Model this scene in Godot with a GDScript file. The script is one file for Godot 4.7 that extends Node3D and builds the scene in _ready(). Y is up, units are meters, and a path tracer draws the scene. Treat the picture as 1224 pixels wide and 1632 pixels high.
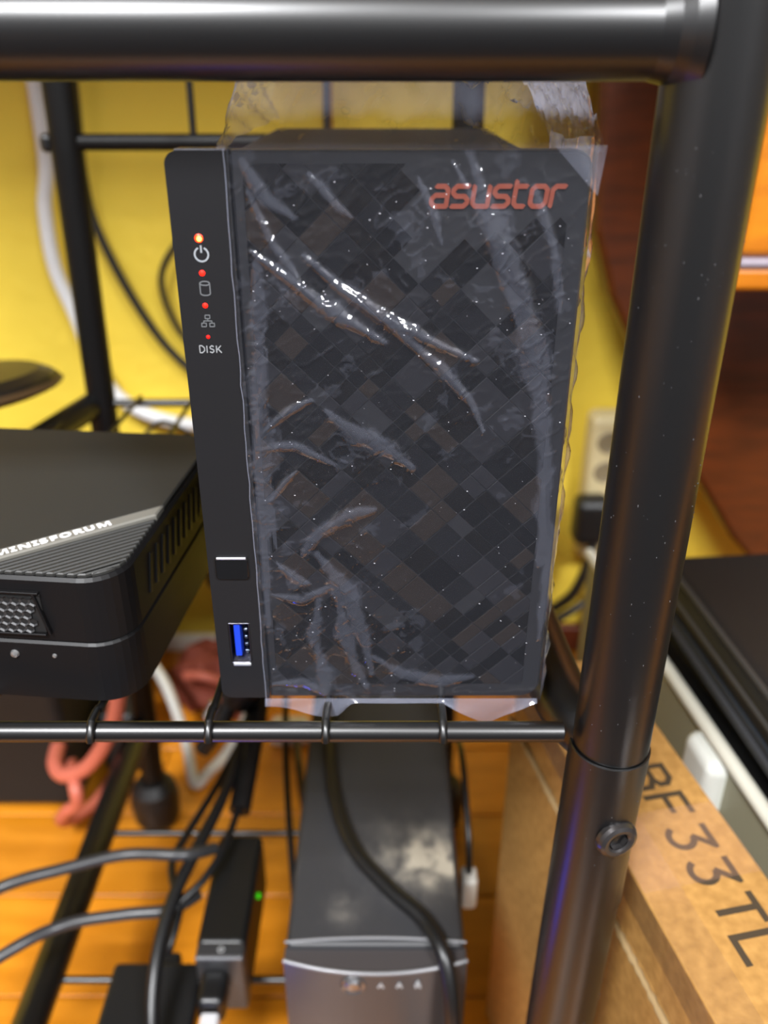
extends Node3D
# A small network drive wrapped in clear film on a black wire rack, yellow wall behind. Units are metres, floor at y = 0.

class MB:
	var v := PackedVector3Array()
	var n := PackedVector3Array()
	var uv := PackedVector2Array()
	var ix := PackedInt32Array()
	var xf := Transform3D()

	func vert(p: Vector3, nn: Vector3, t := Vector2.ZERO) -> int:
		v.append(xf * p)
		n.append((xf.basis * nn).normalized())
		uv.append(t)
		return v.size() - 1

	func face(a: int, b: int, c: int) -> void:
		var g := (v[b] - v[a]).cross(v[c] - v[a])
		if g.dot(n[a] + n[b] + n[c]) > 0.0:
			ix.append_array(PackedInt32Array([a, c, b]))
		else:
			ix.append_array(PackedInt32Array([a, b, c]))

	func tri(a: Vector3, b: Vector3, c: Vector3, nn: Vector3) -> void:
		face(vert(a, nn), vert(b, nn), vert(c, nn))

	func quad(a: Vector3, b: Vector3, c: Vector3, d: Vector3, nn: Vector3) -> void:
		var i := vert(a, nn, Vector2(0, 0))
		var j := vert(b, nn, Vector2(1, 0))
		var k := vert(c, nn, Vector2(1, 1))
		var l := vert(d, nn, Vector2(0, 1))
		face(i, j, k)
		face(i, k, l)

	# box with rounded edges; k rings per rounding
	func rbox(c: Vector3, s: Vector3, r: float, k := 2) -> MB:
		var h := s * 0.5
		r = minf(r, minf(h.x, minf(h.y, h.z)) * 0.999)
		for ax in 3:
			for sg in [-1.0, 1.0]:
				var a1 := (ax + 1) % 3
				var a2 := (ax + 2) % 3
				var l1 := PackedFloat32Array()
				var l2 := PackedFloat32Array()
				for i in k + 1:
					var t := tan(PI / 4 * (1.0 - float(i) / k))
					l1.append(-h[a1] + r - r * t)
					l2.append(-h[a2] + r - r * t)
				for i in k + 1:
					l1.append(-l1[k - i])
					l2.append(-l2[k - i])
				var m := l1.size()
				var base := v.size()
				for i in m:
					for j in m:
						var p := Vector3()
						p[ax] = sg * h[ax]
						p[a1] = l1[i]
						p[a2] = l2[j]
						var q := p.clamp(-h + Vector3.ONE * r, h - Vector3.ONE * r)
						var d := (p - q).normalized()
						vert(c + q + d * r, d, Vector2(l1[i] / s[a1] + 0.5, l2[j] / s[a2] + 0.5))
				for i in m - 1:
					for j in m - 1:
						var o := base + i * m + j
						face(o, o + m, o + m + 1)
						face(o, o + m + 1, o + 1)
		return self

	# round tube along points; radius constant or one per point
	func tube(pts: Array, r: float, seg := 12, caps := true, squash := 1.0) -> MB:
		var m := pts.size()
		var up := Vector3.UP
		var d0: Vector3 = (pts[1] - pts[0]).normalized()
		if absf(d0.dot(up)) > 0.95:
			up = Vector3.BACK
		var side := d0.cross(up).normalized()
		var base := v.size()
		for i in m:
			var a: Vector3 = pts[maxi(i - 1, 0)]
			var b: Vector3 = pts[mini(i + 1, m - 1)]
			var d := (b - a).normalized()
			side = (side - d * side.dot(d)).normalized()
			var u := side.cross(d).normalized()
			for j in seg + 1:
				var t := TAU * j / seg
				var nn := side * cos(t) + u * sin(t) * squash
				vert(pts[i] + nn * r, nn, Vector2(float(j) / seg, float(i) / (m - 1)))
		for i in m - 1:
			for j in seg:
				var o := base + i * (seg + 1) + j
				face(o, o + seg + 1, o + seg + 2)
				face(o, o + seg + 2, o + 1)
		if caps:
			for e in [0, m - 1]:
				var d: Vector3 = (pts[1] - pts[0]).normalized() * -1.0 if e == 0 else (pts[m - 1] - pts[m - 2]).normalized()
				var cc: Vector3 = pts[e]
				var inv := xf.affine_inverse()
				var c0 := vert(cc + d * r * 0.35, d)
				var ring := []
				for j in seg:
					ring.append(vert(inv * v[base + e * (seg + 1) + j], d))
				for j in seg:
					face(c0, ring[j], ring[(j + 1) % seg])
		return self

	# profile of (radius, height) turned about the y axis; each segment has its own normals
	func lathe(prof: Array, seg := 24) -> MB:
		for i in prof.size() - 1:
			var a: Vector2 = prof[i]
			var b: Vector2 = prof[i + 1]
			var t := b - a
			if t.length() < 1e-9:
				continue
			var nn := Vector2(t.y, -t.x).normalized()
			var base := v.size()
			for j in seg + 1:
				var w := TAU * j / seg
				var dir := Vector3(cos(w), 0, sin(w))
				var nv := dir * nn.x + Vector3.UP * nn.y
				vert(dir * a.x + Vector3.UP * a.y, nv)
				vert(dir * b.x + Vector3.UP * b.y, nv)
			for j in seg:
				var o := base + j * 2
				face(o, o + 1, o + 3)
				face(o, o + 3, o + 2)
		return self

	# triangulation, scaled up because the engine's tolerance is meant for pixels
	func ears(p: PackedVector2Array) -> PackedInt32Array:
		var q := PackedVector2Array()
		for e in p:
			q.append(e * 20000.0)
		return Geometry2D.triangulate_polygon(q)

	# polygon in x-y pushed from z0 to z1, its z1 edge chamfered by bev
	func prism(poly: PackedVector2Array, z0: float, z1: float, bev := 0.0, bottom := true) -> MB:
		if Geometry2D.is_polygon_clockwise(poly):
			poly = poly.duplicate()
			poly.reverse()
		var m := poly.size()
		var sg := signf(z1 - z0)
		var top := PackedVector2Array()
		for i in m:
			var a := (poly[i] - poly[(i + m - 1) % m]).normalized()
			var b := (poly[(i + 1) % m] - poly[i]).normalized()
			var na := Vector2(-a.y, a.x)
			var nb := Vector2(-b.y, b.x)
			var mm := (na + nb)
			mm = mm / maxf(mm.dot(na), 0.35)
			top.append(poly[i] + mm * bev)
		var tr := ears(top)
		var zc := z1 - sg * bev
		for i in m:
			var j := (i + 1) % m
			var e := (poly[j] - poly[i]).normalized()
			var nn := Vector3(e.y, -e.x, 0)
			quad(Vector3(poly[i].x, poly[i].y, z0), Vector3(poly[j].x, poly[j].y, z0), Vector3(poly[j].x, poly[j].y, zc), Vector3(poly[i].x, poly[i].y, zc), nn)
			if bev > 0.0:
				quad(Vector3(poly[i].x, poly[i].y, zc), Vector3(poly[j].x, poly[j].y, zc), Vector3(top[j].x, top[j].y, z1), Vector3(top[i].x, top[i].y, z1), (nn + Vector3(0, 0, sg)).normalized())
		for t in range(0, tr.size(), 3):
			tri(Vector3(top[tr[t]].x, top[tr[t]].y, z1), Vector3(top[tr[t + 1]].x, top[tr[t + 1]].y, z1), Vector3(top[tr[t + 2]].x, top[tr[t + 2]].y, z1), Vector3(0, 0, sg))
		if bottom:
			tr = ears(poly)
			for t in range(0, tr.size(), 3):
				tri(Vector3(poly[tr[t]].x, poly[tr[t]].y, z0), Vector3(poly[tr[t + 1]].x, poly[tr[t + 1]].y, z0), Vector3(poly[tr[t + 2]].x, poly[tr[t + 2]].y, z0), Vector3(0, 0, -sg))
		return self

	# thick line drawing in x-y (drawn in millimetres so that the clipper keeps its precision)
	func stroke(lines: Array, w: float, z0: float, z1: float, square := false) -> MB:
		var lift := 0.0
		for l in lines:
			lift += 0.00001
			var mm := PackedVector2Array()
			for p in l:
				mm.append(p * 1000.0)
			for poly in Geometry2D.offset_polyline(mm, w * 500.0, Geometry2D.JOIN_MITER if square else Geometry2D.JOIN_ROUND, Geometry2D.END_BUTT if square else Geometry2D.END_ROUND):
				if poly.size() < 3 or Geometry2D.is_polygon_clockwise(poly):
					continue
				var q := PackedVector2Array()
				for p in poly:
					q.append(p * 0.001)
				prism(q, z0, z1 + lift, 0.0, false)
		return self

	# sheet over rows of points with smooth normals
	func sheet(P: Array, flip := false) -> MB:
		var rows := P.size()
		var cols: int = P[0].size()
		var base := v.size()
		for i in rows:
			for j in cols:
				var du: Vector3 = P[i][mini(j + 1, cols - 1)] - P[i][maxi(j - 1, 0)]
				var dv: Vector3 = P[mini(i + 1, rows - 1)][j] - P[maxi(i - 1, 0)][j]
				var nn := du.cross(dv).normalized()
				vert(P[i][j], -nn if flip else nn, Vector2(float(j) / (cols - 1), float(i) / (rows - 1)))
		for i in rows - 1:
			for j in cols - 1:
				var o := base + i * cols + j
				face(o, o + cols, o + cols + 1)
				face(o, o + cols + 1, o + 1)
		return self

	func mesh() -> ArrayMesh:
		var a := []
		a.resize(Mesh.ARRAY_MAX)
		a[Mesh.ARRAY_VERTEX] = v
		a[Mesh.ARRAY_NORMAL] = n
		a[Mesh.ARRAY_TEX_UV] = uv
		a[Mesh.ARRAY_INDEX] = ix
		var m := ArrayMesh.new()
		m.add_surface_from_arrays(Mesh.PRIMITIVE_TRIANGLES, a)
		return m


var rng := RandomNumberGenerator.new()
var used := {}


func numbered(called: String) -> String:
	used[called] = used.get(called, -1) + 1
	return called if used[called] == 0 else "%s_%03d" % [called, used[called]]


func thing(called: String, label: String, category: String, at: Vector3, yaw := 0.0, group := "") -> Node3D:
	var o := Node3D.new()
	o.name = numbered(called)
	add_child(o, true)
	o.position = at
	o.rotation.y = yaw
	tag(o, label, category, group)
	return o


func tag(o: Node, label: String, category: String, group := "") -> void:
	o.set_meta("label", label)
	o.set_meta("category", category)
	if group != "":
		o.set_meta("group", group)


# a part; its mesh is given in world coordinates unless the thing is turned (local = true)
func part(called: String, mb: MB, m: Material, parent: Node3D, local := false) -> MeshInstance3D:
	return part_mesh(called, mb.mesh(), m, parent, local)


func part_mesh(called: String, mesh: Mesh, m: Material, parent: Node3D, local := false) -> MeshInstance3D:
	var o := MeshInstance3D.new()
	o.mesh = mesh
	o.material_override = m
	var k := 0
	var nm := called
	while parent.has_node(NodePath(nm)):
		k += 1
		nm = "%s_%03d" % [called, k]
	o.name = nm
	if not local and not parent is MeshInstance3D:
		o.position = -parent.position
	parent.add_child(o, true)
	return o


func solo(called: String, mb: MB, m: Material, label: String, category: String, group := "") -> MeshInstance3D:
	var o := MeshInstance3D.new()
	o.mesh = mb.mesh()
	o.material_override = m
	o.name = numbered(called)
	add_child(o, true)
	tag(o, label, category, group)
	return o


func struct(called: String, mb: MB, m: Material, label: String, category: String) -> MeshInstance3D:
	var o := solo(called, mb, m, label, category)
	o.set_meta("kind", "structure")
	return o


func mat(c: Color, rough := 0.5, metal := 0.0, spec := 0.5) -> StandardMaterial3D:
	var m := StandardMaterial3D.new()
	m.albedo_color = c
	m.roughness = rough
	m.metallic = metal
	m.metallic_specular = spec
	return m


func film_mat(alpha: float, rough := 0.04) -> StandardMaterial3D:
	var m := StandardMaterial3D.new()
	m.transparency = BaseMaterial3D.TRANSPARENCY_ALPHA
	m.albedo_color = Color(0.86, 0.89, 1.0, alpha)
	m.roughness = rough
	m.cull_mode = BaseMaterial3D.CULL_DISABLED
	return m


func glow(c: Color, e: float) -> StandardMaterial3D:
	var m := mat(c, 0.4)
	m.emission_enabled = true
	m.emission = c
	m.emission_energy_multiplier = e
	return m


func noise_tex(freq: float, lo: Color, hi: Color, stretch := 1.0, sd := 1, size := 256) -> ImageTexture:
	var f := FastNoiseLite.new()
	f.seed = sd
	f.frequency = freq
	f.fractal_octaves = 4
	var im := Image.create(size, size, false, Image.FORMAT_RGB8)
	for y in size:
		for x in size:
			var t := clampf(f.get_noise_2d(x, y * stretch) * 0.9 + 0.5, 0.0, 1.0)
			im.set_pixel(x, y, lo.lerp(hi, t))
	return ImageTexture.create_from_image(im)


func curve(pts: Array, steps := 10) -> Array:
	var out := []
	var m := pts.size()
	for i in m - 1:
		var p0: Vector3 = pts[maxi(i - 1, 0)]
		var p1: Vector3 = pts[i]
		var p2: Vector3 = pts[i + 1]
		var p3: Vector3 = pts[mini(i + 2, m - 1)]
		for s in steps:
			out.append(p1.cubic_interpolate(p2, p0, p3, float(s) / steps))
	out.append(pts[m - 1])
	return out


func rrect(w: float, h: float, r: float, k := 5, c := Vector2.ZERO) -> PackedVector2Array:
	var p := PackedVector2Array()
	var cs := [Vector2(w / 2 - r, h / 2 - r), Vector2(-w / 2 + r, h / 2 - r), Vector2(-w / 2 + r, -h / 2 + r), Vector2(w / 2 - r, -h / 2 + r)]
	for q in 4:
		for i in k + 1:
			var t := PI / 2 * (q + float(i) / k)
			p.append(c + cs[q] + Vector2(cos(t), sin(t)) * r)
	return p


func arc(c: Vector2, r: float, a0: float, a1: float, k := 12) -> PackedVector2Array:
	var p := PackedVector2Array()
	for i in k + 1:
		var t := deg_to_rad(lerpf(a0, a1, float(i) / k))
		p.append(c + Vector2(cos(t), sin(t)) * r)
	return p


func _ready() -> void:
	rng.seed = 7
	# ------------------------------------------------ camera, world, exposure
	var cam := Camera3D.new()
	cam.name = "camera"
	cam.position = Vector3(0, 0.56, 0)
	cam.rotation_degrees = Vector3(-27.3, 0, 0)
	cam.near = 0.05
	cam.far = 50.0
	var at := CameraAttributesPhysical.new()
	at.frustum_focal_length = 20.0
	at.frustum_focus_distance = 0.24
	at.frustum_near = 0.05
	at.frustum_far = 50.0
	at.exposure_aperture = 5.5
	cam.attributes = at
	cam.fov = 61.93
	add_child(cam)
	var we := WorldEnvironment.new()
	we.name = "environment"
	var env := Environment.new()
	env.background_mode = Environment.BG_COLOR
	env.background_color = Color(0.02, 0.02, 0.02)
	env.tonemap_mode = Environment.TONE_MAPPER_LINEAR
	env.tonemap_exposure = 1.0
	env.sdfgi_enabled = true
	env.ssao_enabled = true
	env.ssil_enabled = true
	we.environment = env
	add_child(we)
	ceiling_lamp(Vector3(1.05, 2.38, 1.75), 15.5, "square white ceiling light panel to the right of the rack, above and behind the camera")
	ceiling_lamp(Vector3(-0.75, 2.38, 1.25), 17.0, "square white ceiling light panel in front of the rack, nearly above the camera")

	room()
	rack()
	drive()
	film()
	mini_pc()
	under_shelf()
	blue_gadget()
	right_side()
	back_wall_things()


func ceiling_lamp(p: Vector3, energy: float, label: String) -> void:
	var t := thing("ceiling_light", label, "ceiling light", p, 0.0, "ceiling light panels")
	part("frame", MB.new().rbox(p + Vector3(0, 0.005, 0), Vector3(0.66, 0.03, 0.66), 0.006), mat(Color(0.9, 0.9, 0.9), 0.4), t)
	part("diffuser", MB.new().rbox(p + Vector3(0, -0.011, 0), Vector3(0.6, 0.006, 0.6), 0.002), glow(Color(1, 0.98, 0.94), 1.0), t)
	var l := AreaLight3D.new()
	l.name = "panel_light"
	l.area_size = Vector2(0.6, 0.6)
	l.light_energy = energy
	l.light_color = Color(0.985, 0.99, 1.0)
	l.rotation_degrees = Vector3(-90, 0, 0)
	l.position = Vector3(0, -0.02, 0)
	l.shadow_enabled = true
	l.set("area_range", 12.0)
	t.add_child(l)


func room() -> void:
	var wm := mat(Color(0.86, 0.745, 0.24), 0.6)
	wm.heightmap_enabled = true
	wm.heightmap_scale = 0.04
	wm.heightmap_texture = noise_tex(0.06, Color.BLACK, Color.WHITE, 1.0, 3)
	wm.uv1_triplanar = true
	wm.uv1_scale = Vector3(3, 3, 3)
	struct("wall_back", MB.new().rbox(Vector3(0, 1.2, -0.815), Vector3(3.4, 2.4, 0.1), 0.002, 1), wm, "yellow painted wall behind the black rack", "wall")
	var pale := mat(Color(0.50, 0.50, 0.51), 0.8)
	struct("wall_left", MB.new().rbox(Vector3(-1.65, 1.2, 1.0), Vector3(0.1, 2.4, 3.8), 0.002, 1), pale, "pale wall on the left of the room, outside the picture", "wall")
	struct("wall_right", MB.new().rbox(Vector3(1.65, 1.2, 1.0), Vector3(0.1, 2.4, 3.8), 0.002, 1), pale, "pale wall on the right of the room, outside the picture", "wall")
	struct("wall_front", MB.new().rbox(Vector3(0, 1.2, 2.85), Vector3(3.4, 2.4, 0.1), 0.002, 1), mat(Color(0.33, 0.33, 0.34), 0.8), "grey wall behind the camera", "wall")
	struct("ceiling", MB.new().rbox(Vector3(0, 2.45, 1.0), Vector3(3.4, 0.1, 3.8), 0.002, 1), mat(Color(0.72, 0.72, 0.72), 0.9), "pale ceiling above the room", "ceiling")
	var fl := struct("floor", MB.new().rbox(Vector3(0, -0.055, 1.0), Vector3(3.4, 0.09, 3.8), 0.002, 1), mat(Color(0.20, 0.09, 0.03), 0.8), "orange wood plank floor under the rack", "floor")
	# planks, 80 mm wide, running along x
	var woods := []
	for i in 5:
		var m := mat(Color.WHITE, 0.30)
		var a := Color(0.86, 0.53, 0.09).darkened(0.05 * i)
		m.albedo_texture = noise_tex(0.02, a.darkened(0.10), a.lightened(0.05), 7.0, 20 + i, 128)
		m.uv1_triplanar = true
		m.uv1_scale = Vector3(3, 3, 3)
		woods.append(m)
	var z := -0.765
	var row := 0
	var boxes := {}
	while z < 2.75:
		var w := 0.08
		var L := 0.62
		var x := -1.6 - L * fmod(row * 0.37, 1.0)
		while x < 1.6:
			var x0 := maxf(x, -1.6)
			var x1 := minf(x + L, 1.6)
			if x1 - x0 > 0.02:
				var key := snappedf(x1 - x0, 0.001)
				if not boxes.has(key):
					boxes[key] = MB.new().rbox(Vector3.ZERO, Vector3(x1 - x0 - 0.0012, 0.01, w - 0.0012), 0.0012, 1).mesh()
				var pk := part_mesh("plank", boxes[key], woods[rng.randi() % 5], fl)
				pk.position = Vector3((x0 + x1) / 2, -0.005, z + w / 2)
			x += L
		z += w
		row += 1
	var dark_mat := thing("added_dark_mat", "added dark grey mat, unseen in front of the rack, darkening reflections in the black parts", "mat", Vector3(0.1, 0, 0.75))  # added out of view to keep the orange floor out of reflections
	part("pile", MB.new().rbox(Vector3(0.1, 0.004, 1.40), Vector3(2.8, 0.008, 2.70), 0.003, 2), mat(Color(0.16, 0.16, 0.175), 0.95), dark_mat)
	var bm := mat(Color(0.86, 0.85, 0.82), 0.4)
	struct("baseboard_back", MB.new().rbox(Vector3(-0.79, 0.009, -0.7595), Vector3(1.62, 0.018, 0.011), 0.003), bm, "low white skirting strip along the foot of the yellow wall", "baseboard")
	struct("trim_1", MB.new().rbox(Vector3(0.83, 0.016, -0.7595), Vector3(1.58, 0.032, 0.011), 0.003), mat(Color(0.36, 0.15, 0.06), 0.5), "brown skirting strip at the foot of the yellow wall, right of the rack", "baseboard")


func rack() -> void:
	var t := thing("wire_rack", "black metal tube rack with wire shelves carrying the wrapped drive", "rack", Vector3(-0.06, 0, -0.36))
	var bk := mat(Color(0.028, 0.028, 0.030), 0.34, 0.0, 0.62)
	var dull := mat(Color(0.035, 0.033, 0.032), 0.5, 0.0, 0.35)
	var V := func(x, y, zz): return Vector3(x, y, zz)
	# front right post: upper tube slipped into a lower sleeve
	var up := MB.new()
	up.xf.origin = Vector3(0.0729, 0, -0.21)
	up.lathe([Vector2(0, 1.2), Vector2(0.0112, 1.2), Vector2(0.0120, 1.199), Vector2(0.0120, 0.3), Vector2(0, 0.3)], 48)
	part("post", up, bk, t)
	var lo := MB.new()
	lo.xf = Transform3D(Basis.from_euler(Vector3(0, 0, -0.018)), Vector3(0.0727 - 0.018 * 0.3685, 0, -0.21))
	lo.lathe([Vector2(0.0121, 0.358), Vector2(0.0121, 0.3678), Vector2(0.0123, 0.3685), Vector2(0.0126, 0.3685), Vector2(0.0128, 0.3681), Vector2(0.01275, 0.02), Vector2(0.0, 0.02)], 48)
	part("post_sleeve", lo, bk, t)
	var foot := MB.new()
	foot.xf.origin = Vector3(0.0662, 0, -0.21)
	foot.lathe([Vector2(0.0, 0.025), Vector2(0.0135, 0.025), Vector2(0.0145, 0.018), Vector2(0.0145, 0.0), Vector2(0.0, 0.0)], 32)
	part("foot", foot, mat(Color(0.05, 0.05, 0.05), 0.6), t)
	# hex socket bolt with a dished washer rim
	var b := MB.new()
	b.xf = Transform3D(Basis.from_euler(Vector3(0, deg_to_rad(16), 0)) * Basis.from_euler(Vector3(PI / 2, 0, 0)).scaled(Vector3(1.14, 1.14, 1.0)), Vector3(0.0720, 0.3385, -0.21))
	b.lathe([Vector2(0.0, 0.0100), Vector2(0.0062, 0.0118), Vector2(0.0062, 0.0134), Vector2(0.0057, 0.0145), Vector2(0.0046, 0.0151), Vector2(0.0036, 0.0149), Vector2(0.0029, 0.0144)], 40)
	var steel := mat(Color(0.26, 0.25, 0.25), 0.28, 0.7)
	var bo := part("bolt", b, steel, t)
	var hx := MB.new()
	hx.xf = b.xf
	for i in 6:
		var a0 := TAU * i / 6
		var a1 := TAU * (i + 1) / 6
		var p0 := Vector3(cos(a0), 0, sin(a0))
		var p1 := Vector3(cos(a1), 0, sin(a1))
		hx.quad(p0 * 0.0029 + Vector3.UP * 0.0144, p1 * 0.0029 + Vector3.UP * 0.0144, p1 * 0.0027 + Vector3.UP * 0.0116, p0 * 0.0027 + Vector3.UP * 0.0116, -(p0 + p1).normalized())
		hx.tri(p0 * 0.0027 + Vector3.UP * 0.0116, p1 * 0.0027 + Vector3.UP * 0.0116, Vector3.UP * 0.0110, Vector3.UP)
	part("hex_socket", hx, steel, bo)
	# the other three posts
	for q in [[V.call(-0.1765, 0.60, -0.52), V.call(-0.1895, 0.012, -0.52)], [V.call(0.0465, 0.60, -0.52), V.call(0.047, 0.012, -0.52)], [V.call(-0.262, 1.2, -0.21), V.call(-0.262, 0.012, -0.21)]]:
		var rr := 0.0088 if q[0].z < -0.4 else 0.0118
		var a: Vector3 = q[0]
		a = a + (a - q[1]).normalized() * (1.2 - a.y)
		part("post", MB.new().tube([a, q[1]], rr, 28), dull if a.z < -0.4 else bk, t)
		var ft := MB.new()
		ft.xf.origin = Vector3(q[1].x, 0, q[1].z)
		ft.lathe([Vector2(0, 0.046), Vector2(0.012, 0.046), Vector2(0.0175, 0.038), Vector2(0.0195, 0.026), Vector2(0.0185, 0.008), Vector2(0.015, 0.0), Vector2(0, 0)], 28)
		part("foot", ft, mat(Color(0.045, 0.045, 0.05), 0.5), t)
	# top front rail with a weld collar at the post
	part("front_rail", MB.new().tube([V.call(-0.252, 0.5676, -0.21), V.call(0.064, 0.5676, -0.21)], 0.0096, 40), bk, t)
	var wd := MB.new()
	wd.xf = Transform3D(Basis.from_euler(Vector3(0, 0, PI / 2)), Vector3(0.0633, 0.5676, -0.21))
	wd.lathe([Vector2(0.0135, -0.003), Vector2(0.0120, 0.0), Vector2(0.0104, 0.0025), Vector2(0.0096, 0.006)], 40)
	part("weld", wd, bk, t)
	# back guard: thin rail and upright wires
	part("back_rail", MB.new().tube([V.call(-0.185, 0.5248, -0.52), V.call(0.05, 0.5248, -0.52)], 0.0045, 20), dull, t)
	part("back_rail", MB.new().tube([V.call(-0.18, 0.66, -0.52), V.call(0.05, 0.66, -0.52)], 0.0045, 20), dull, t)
	for x in [-0.1065, -0.032]:
		part("upright_wire", MB.new().tube([V.call(x + 0.002, 0.66, -0.52), V.call(x, 0.5265, -0.52)], 0.0020, 12), bk, t)
	part("rail_cap", MB.new().rbox(V.call(-0.1885, 0.5245, -0.52), Vector3(0.007, 0.010, 0.010), 0.003), bk, t)
	# middle shelf: front rod, back rod, depth tubes, wires
	part("shelf_rod", MB.new().tube([V.call(-0.25, 0.3727, -0.21), V.call(0.057, 0.3727, -0.21)], 0.0033, 28), bk, t)
	part("shelf_rod", MB.new().tube([V.call(-0.18, 0.3705, -0.52), V.call(0.045, 0.3705, -0.52)], 0.0026, 16), bk, t)
	part("depth_tube", MB.new().tube(curve([V.call(0.0475, 0.3660, -0.516), V.call(0.0560, 0.3660, -0.34), V.call(0.0605, 0.3660, -0.25), V.call(0.0640, 0.3660, -0.226), V.call(0.0722, 0.3660, -0.2105)], 6), 0.0098, 28), bk, t)
	part("depth_tube", MB.new().tube([V.call(-0.2575, 0.3700, -0.214), V.call(-0.187, 0.3700, -0.516)], 0.0082, 28), bk, t)
	for x in [-0.2036, -0.1666, -0.1296, -0.0925, -0.0554, -0.0184, 0.0186]:
		var pts := [V.call(x * 0.93 - 0.001, 0.3747, -0.52), V.call(x * 0.98, 0.3769, -0.25), V.call(x, 0.3772, -0.2145), V.call(x, 0.3768, -0.2090), V.call(x, 0.3745, -0.2064), V.call(x, 0.3722, -0.2058)]
		part("shelf_wire", MB.new().tube(curve(pts, 5), 0.00135, 10), bk, t)
	# top shelf wires
	for x in [-0.2036, -0.1296, -0.0554, 0.0186]:
		part("shelf_wire", MB.new().tube([V.call(x, 0.5765, -0.52), V.call(x, 0.5785, -0.21)], 0.00135, 8), bk, t)
	part("back_rail", MB.new().tube([V.call(-0.18, 0.573, -0.522), V.call(0.05, 0.573, -0.522)], 0.0026, 16), bk, t)
	# bottom shelf
	part("depth_tube", MB.new().tube([V.call(-0.19, 0.106, -0.05), V.call(-0.19, 0.106, -0.516)], 0.0095, 24), bk, t)
	part("depth_tube", MB.new().tube([V.call(0.026, 0.094, -0.05), V.call(0.026, 0.094, -0.516)], 0.0080, 20), bk, t)
	for zz in [-0.205, -0.3075, -0.412, -0.516]:
		part("shelf_rod", MB.new().tube([V.call(-0.19, 0.1035, zz), V.call(0.03, 0.1035, zz)], 0.0022, 12), bk, t)
	# dust flecks on the front post
	var fk := MB.new()
	for i in 150:
		var y := rng.randf_range(0.24, 0.55)
		var a := deg_to_rad(rng.randf_range(-75, 75))
		var r := 0.0120 if y > 0.3685 else 0.01285
		var c := Vector3(0.0729 + sin(a) * r - (0.0 if y > 0.3685 else 0.018 * (0.3685 - y)), y, -0.21 + cos(a) * r)
		var s := rng.randf_range(0.00008, 0.00026)
		fk.rbox(c, Vector3(s, s * rng.randf_range(0.8, 2.4), s * 0.8), s * 0.3, 1)
	var dk := part("dust_and_glints", fk, mat(Color(0.30, 0.30, 0.31), 0.8), t)
	dk.set_meta("kind", "stuff")


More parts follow.
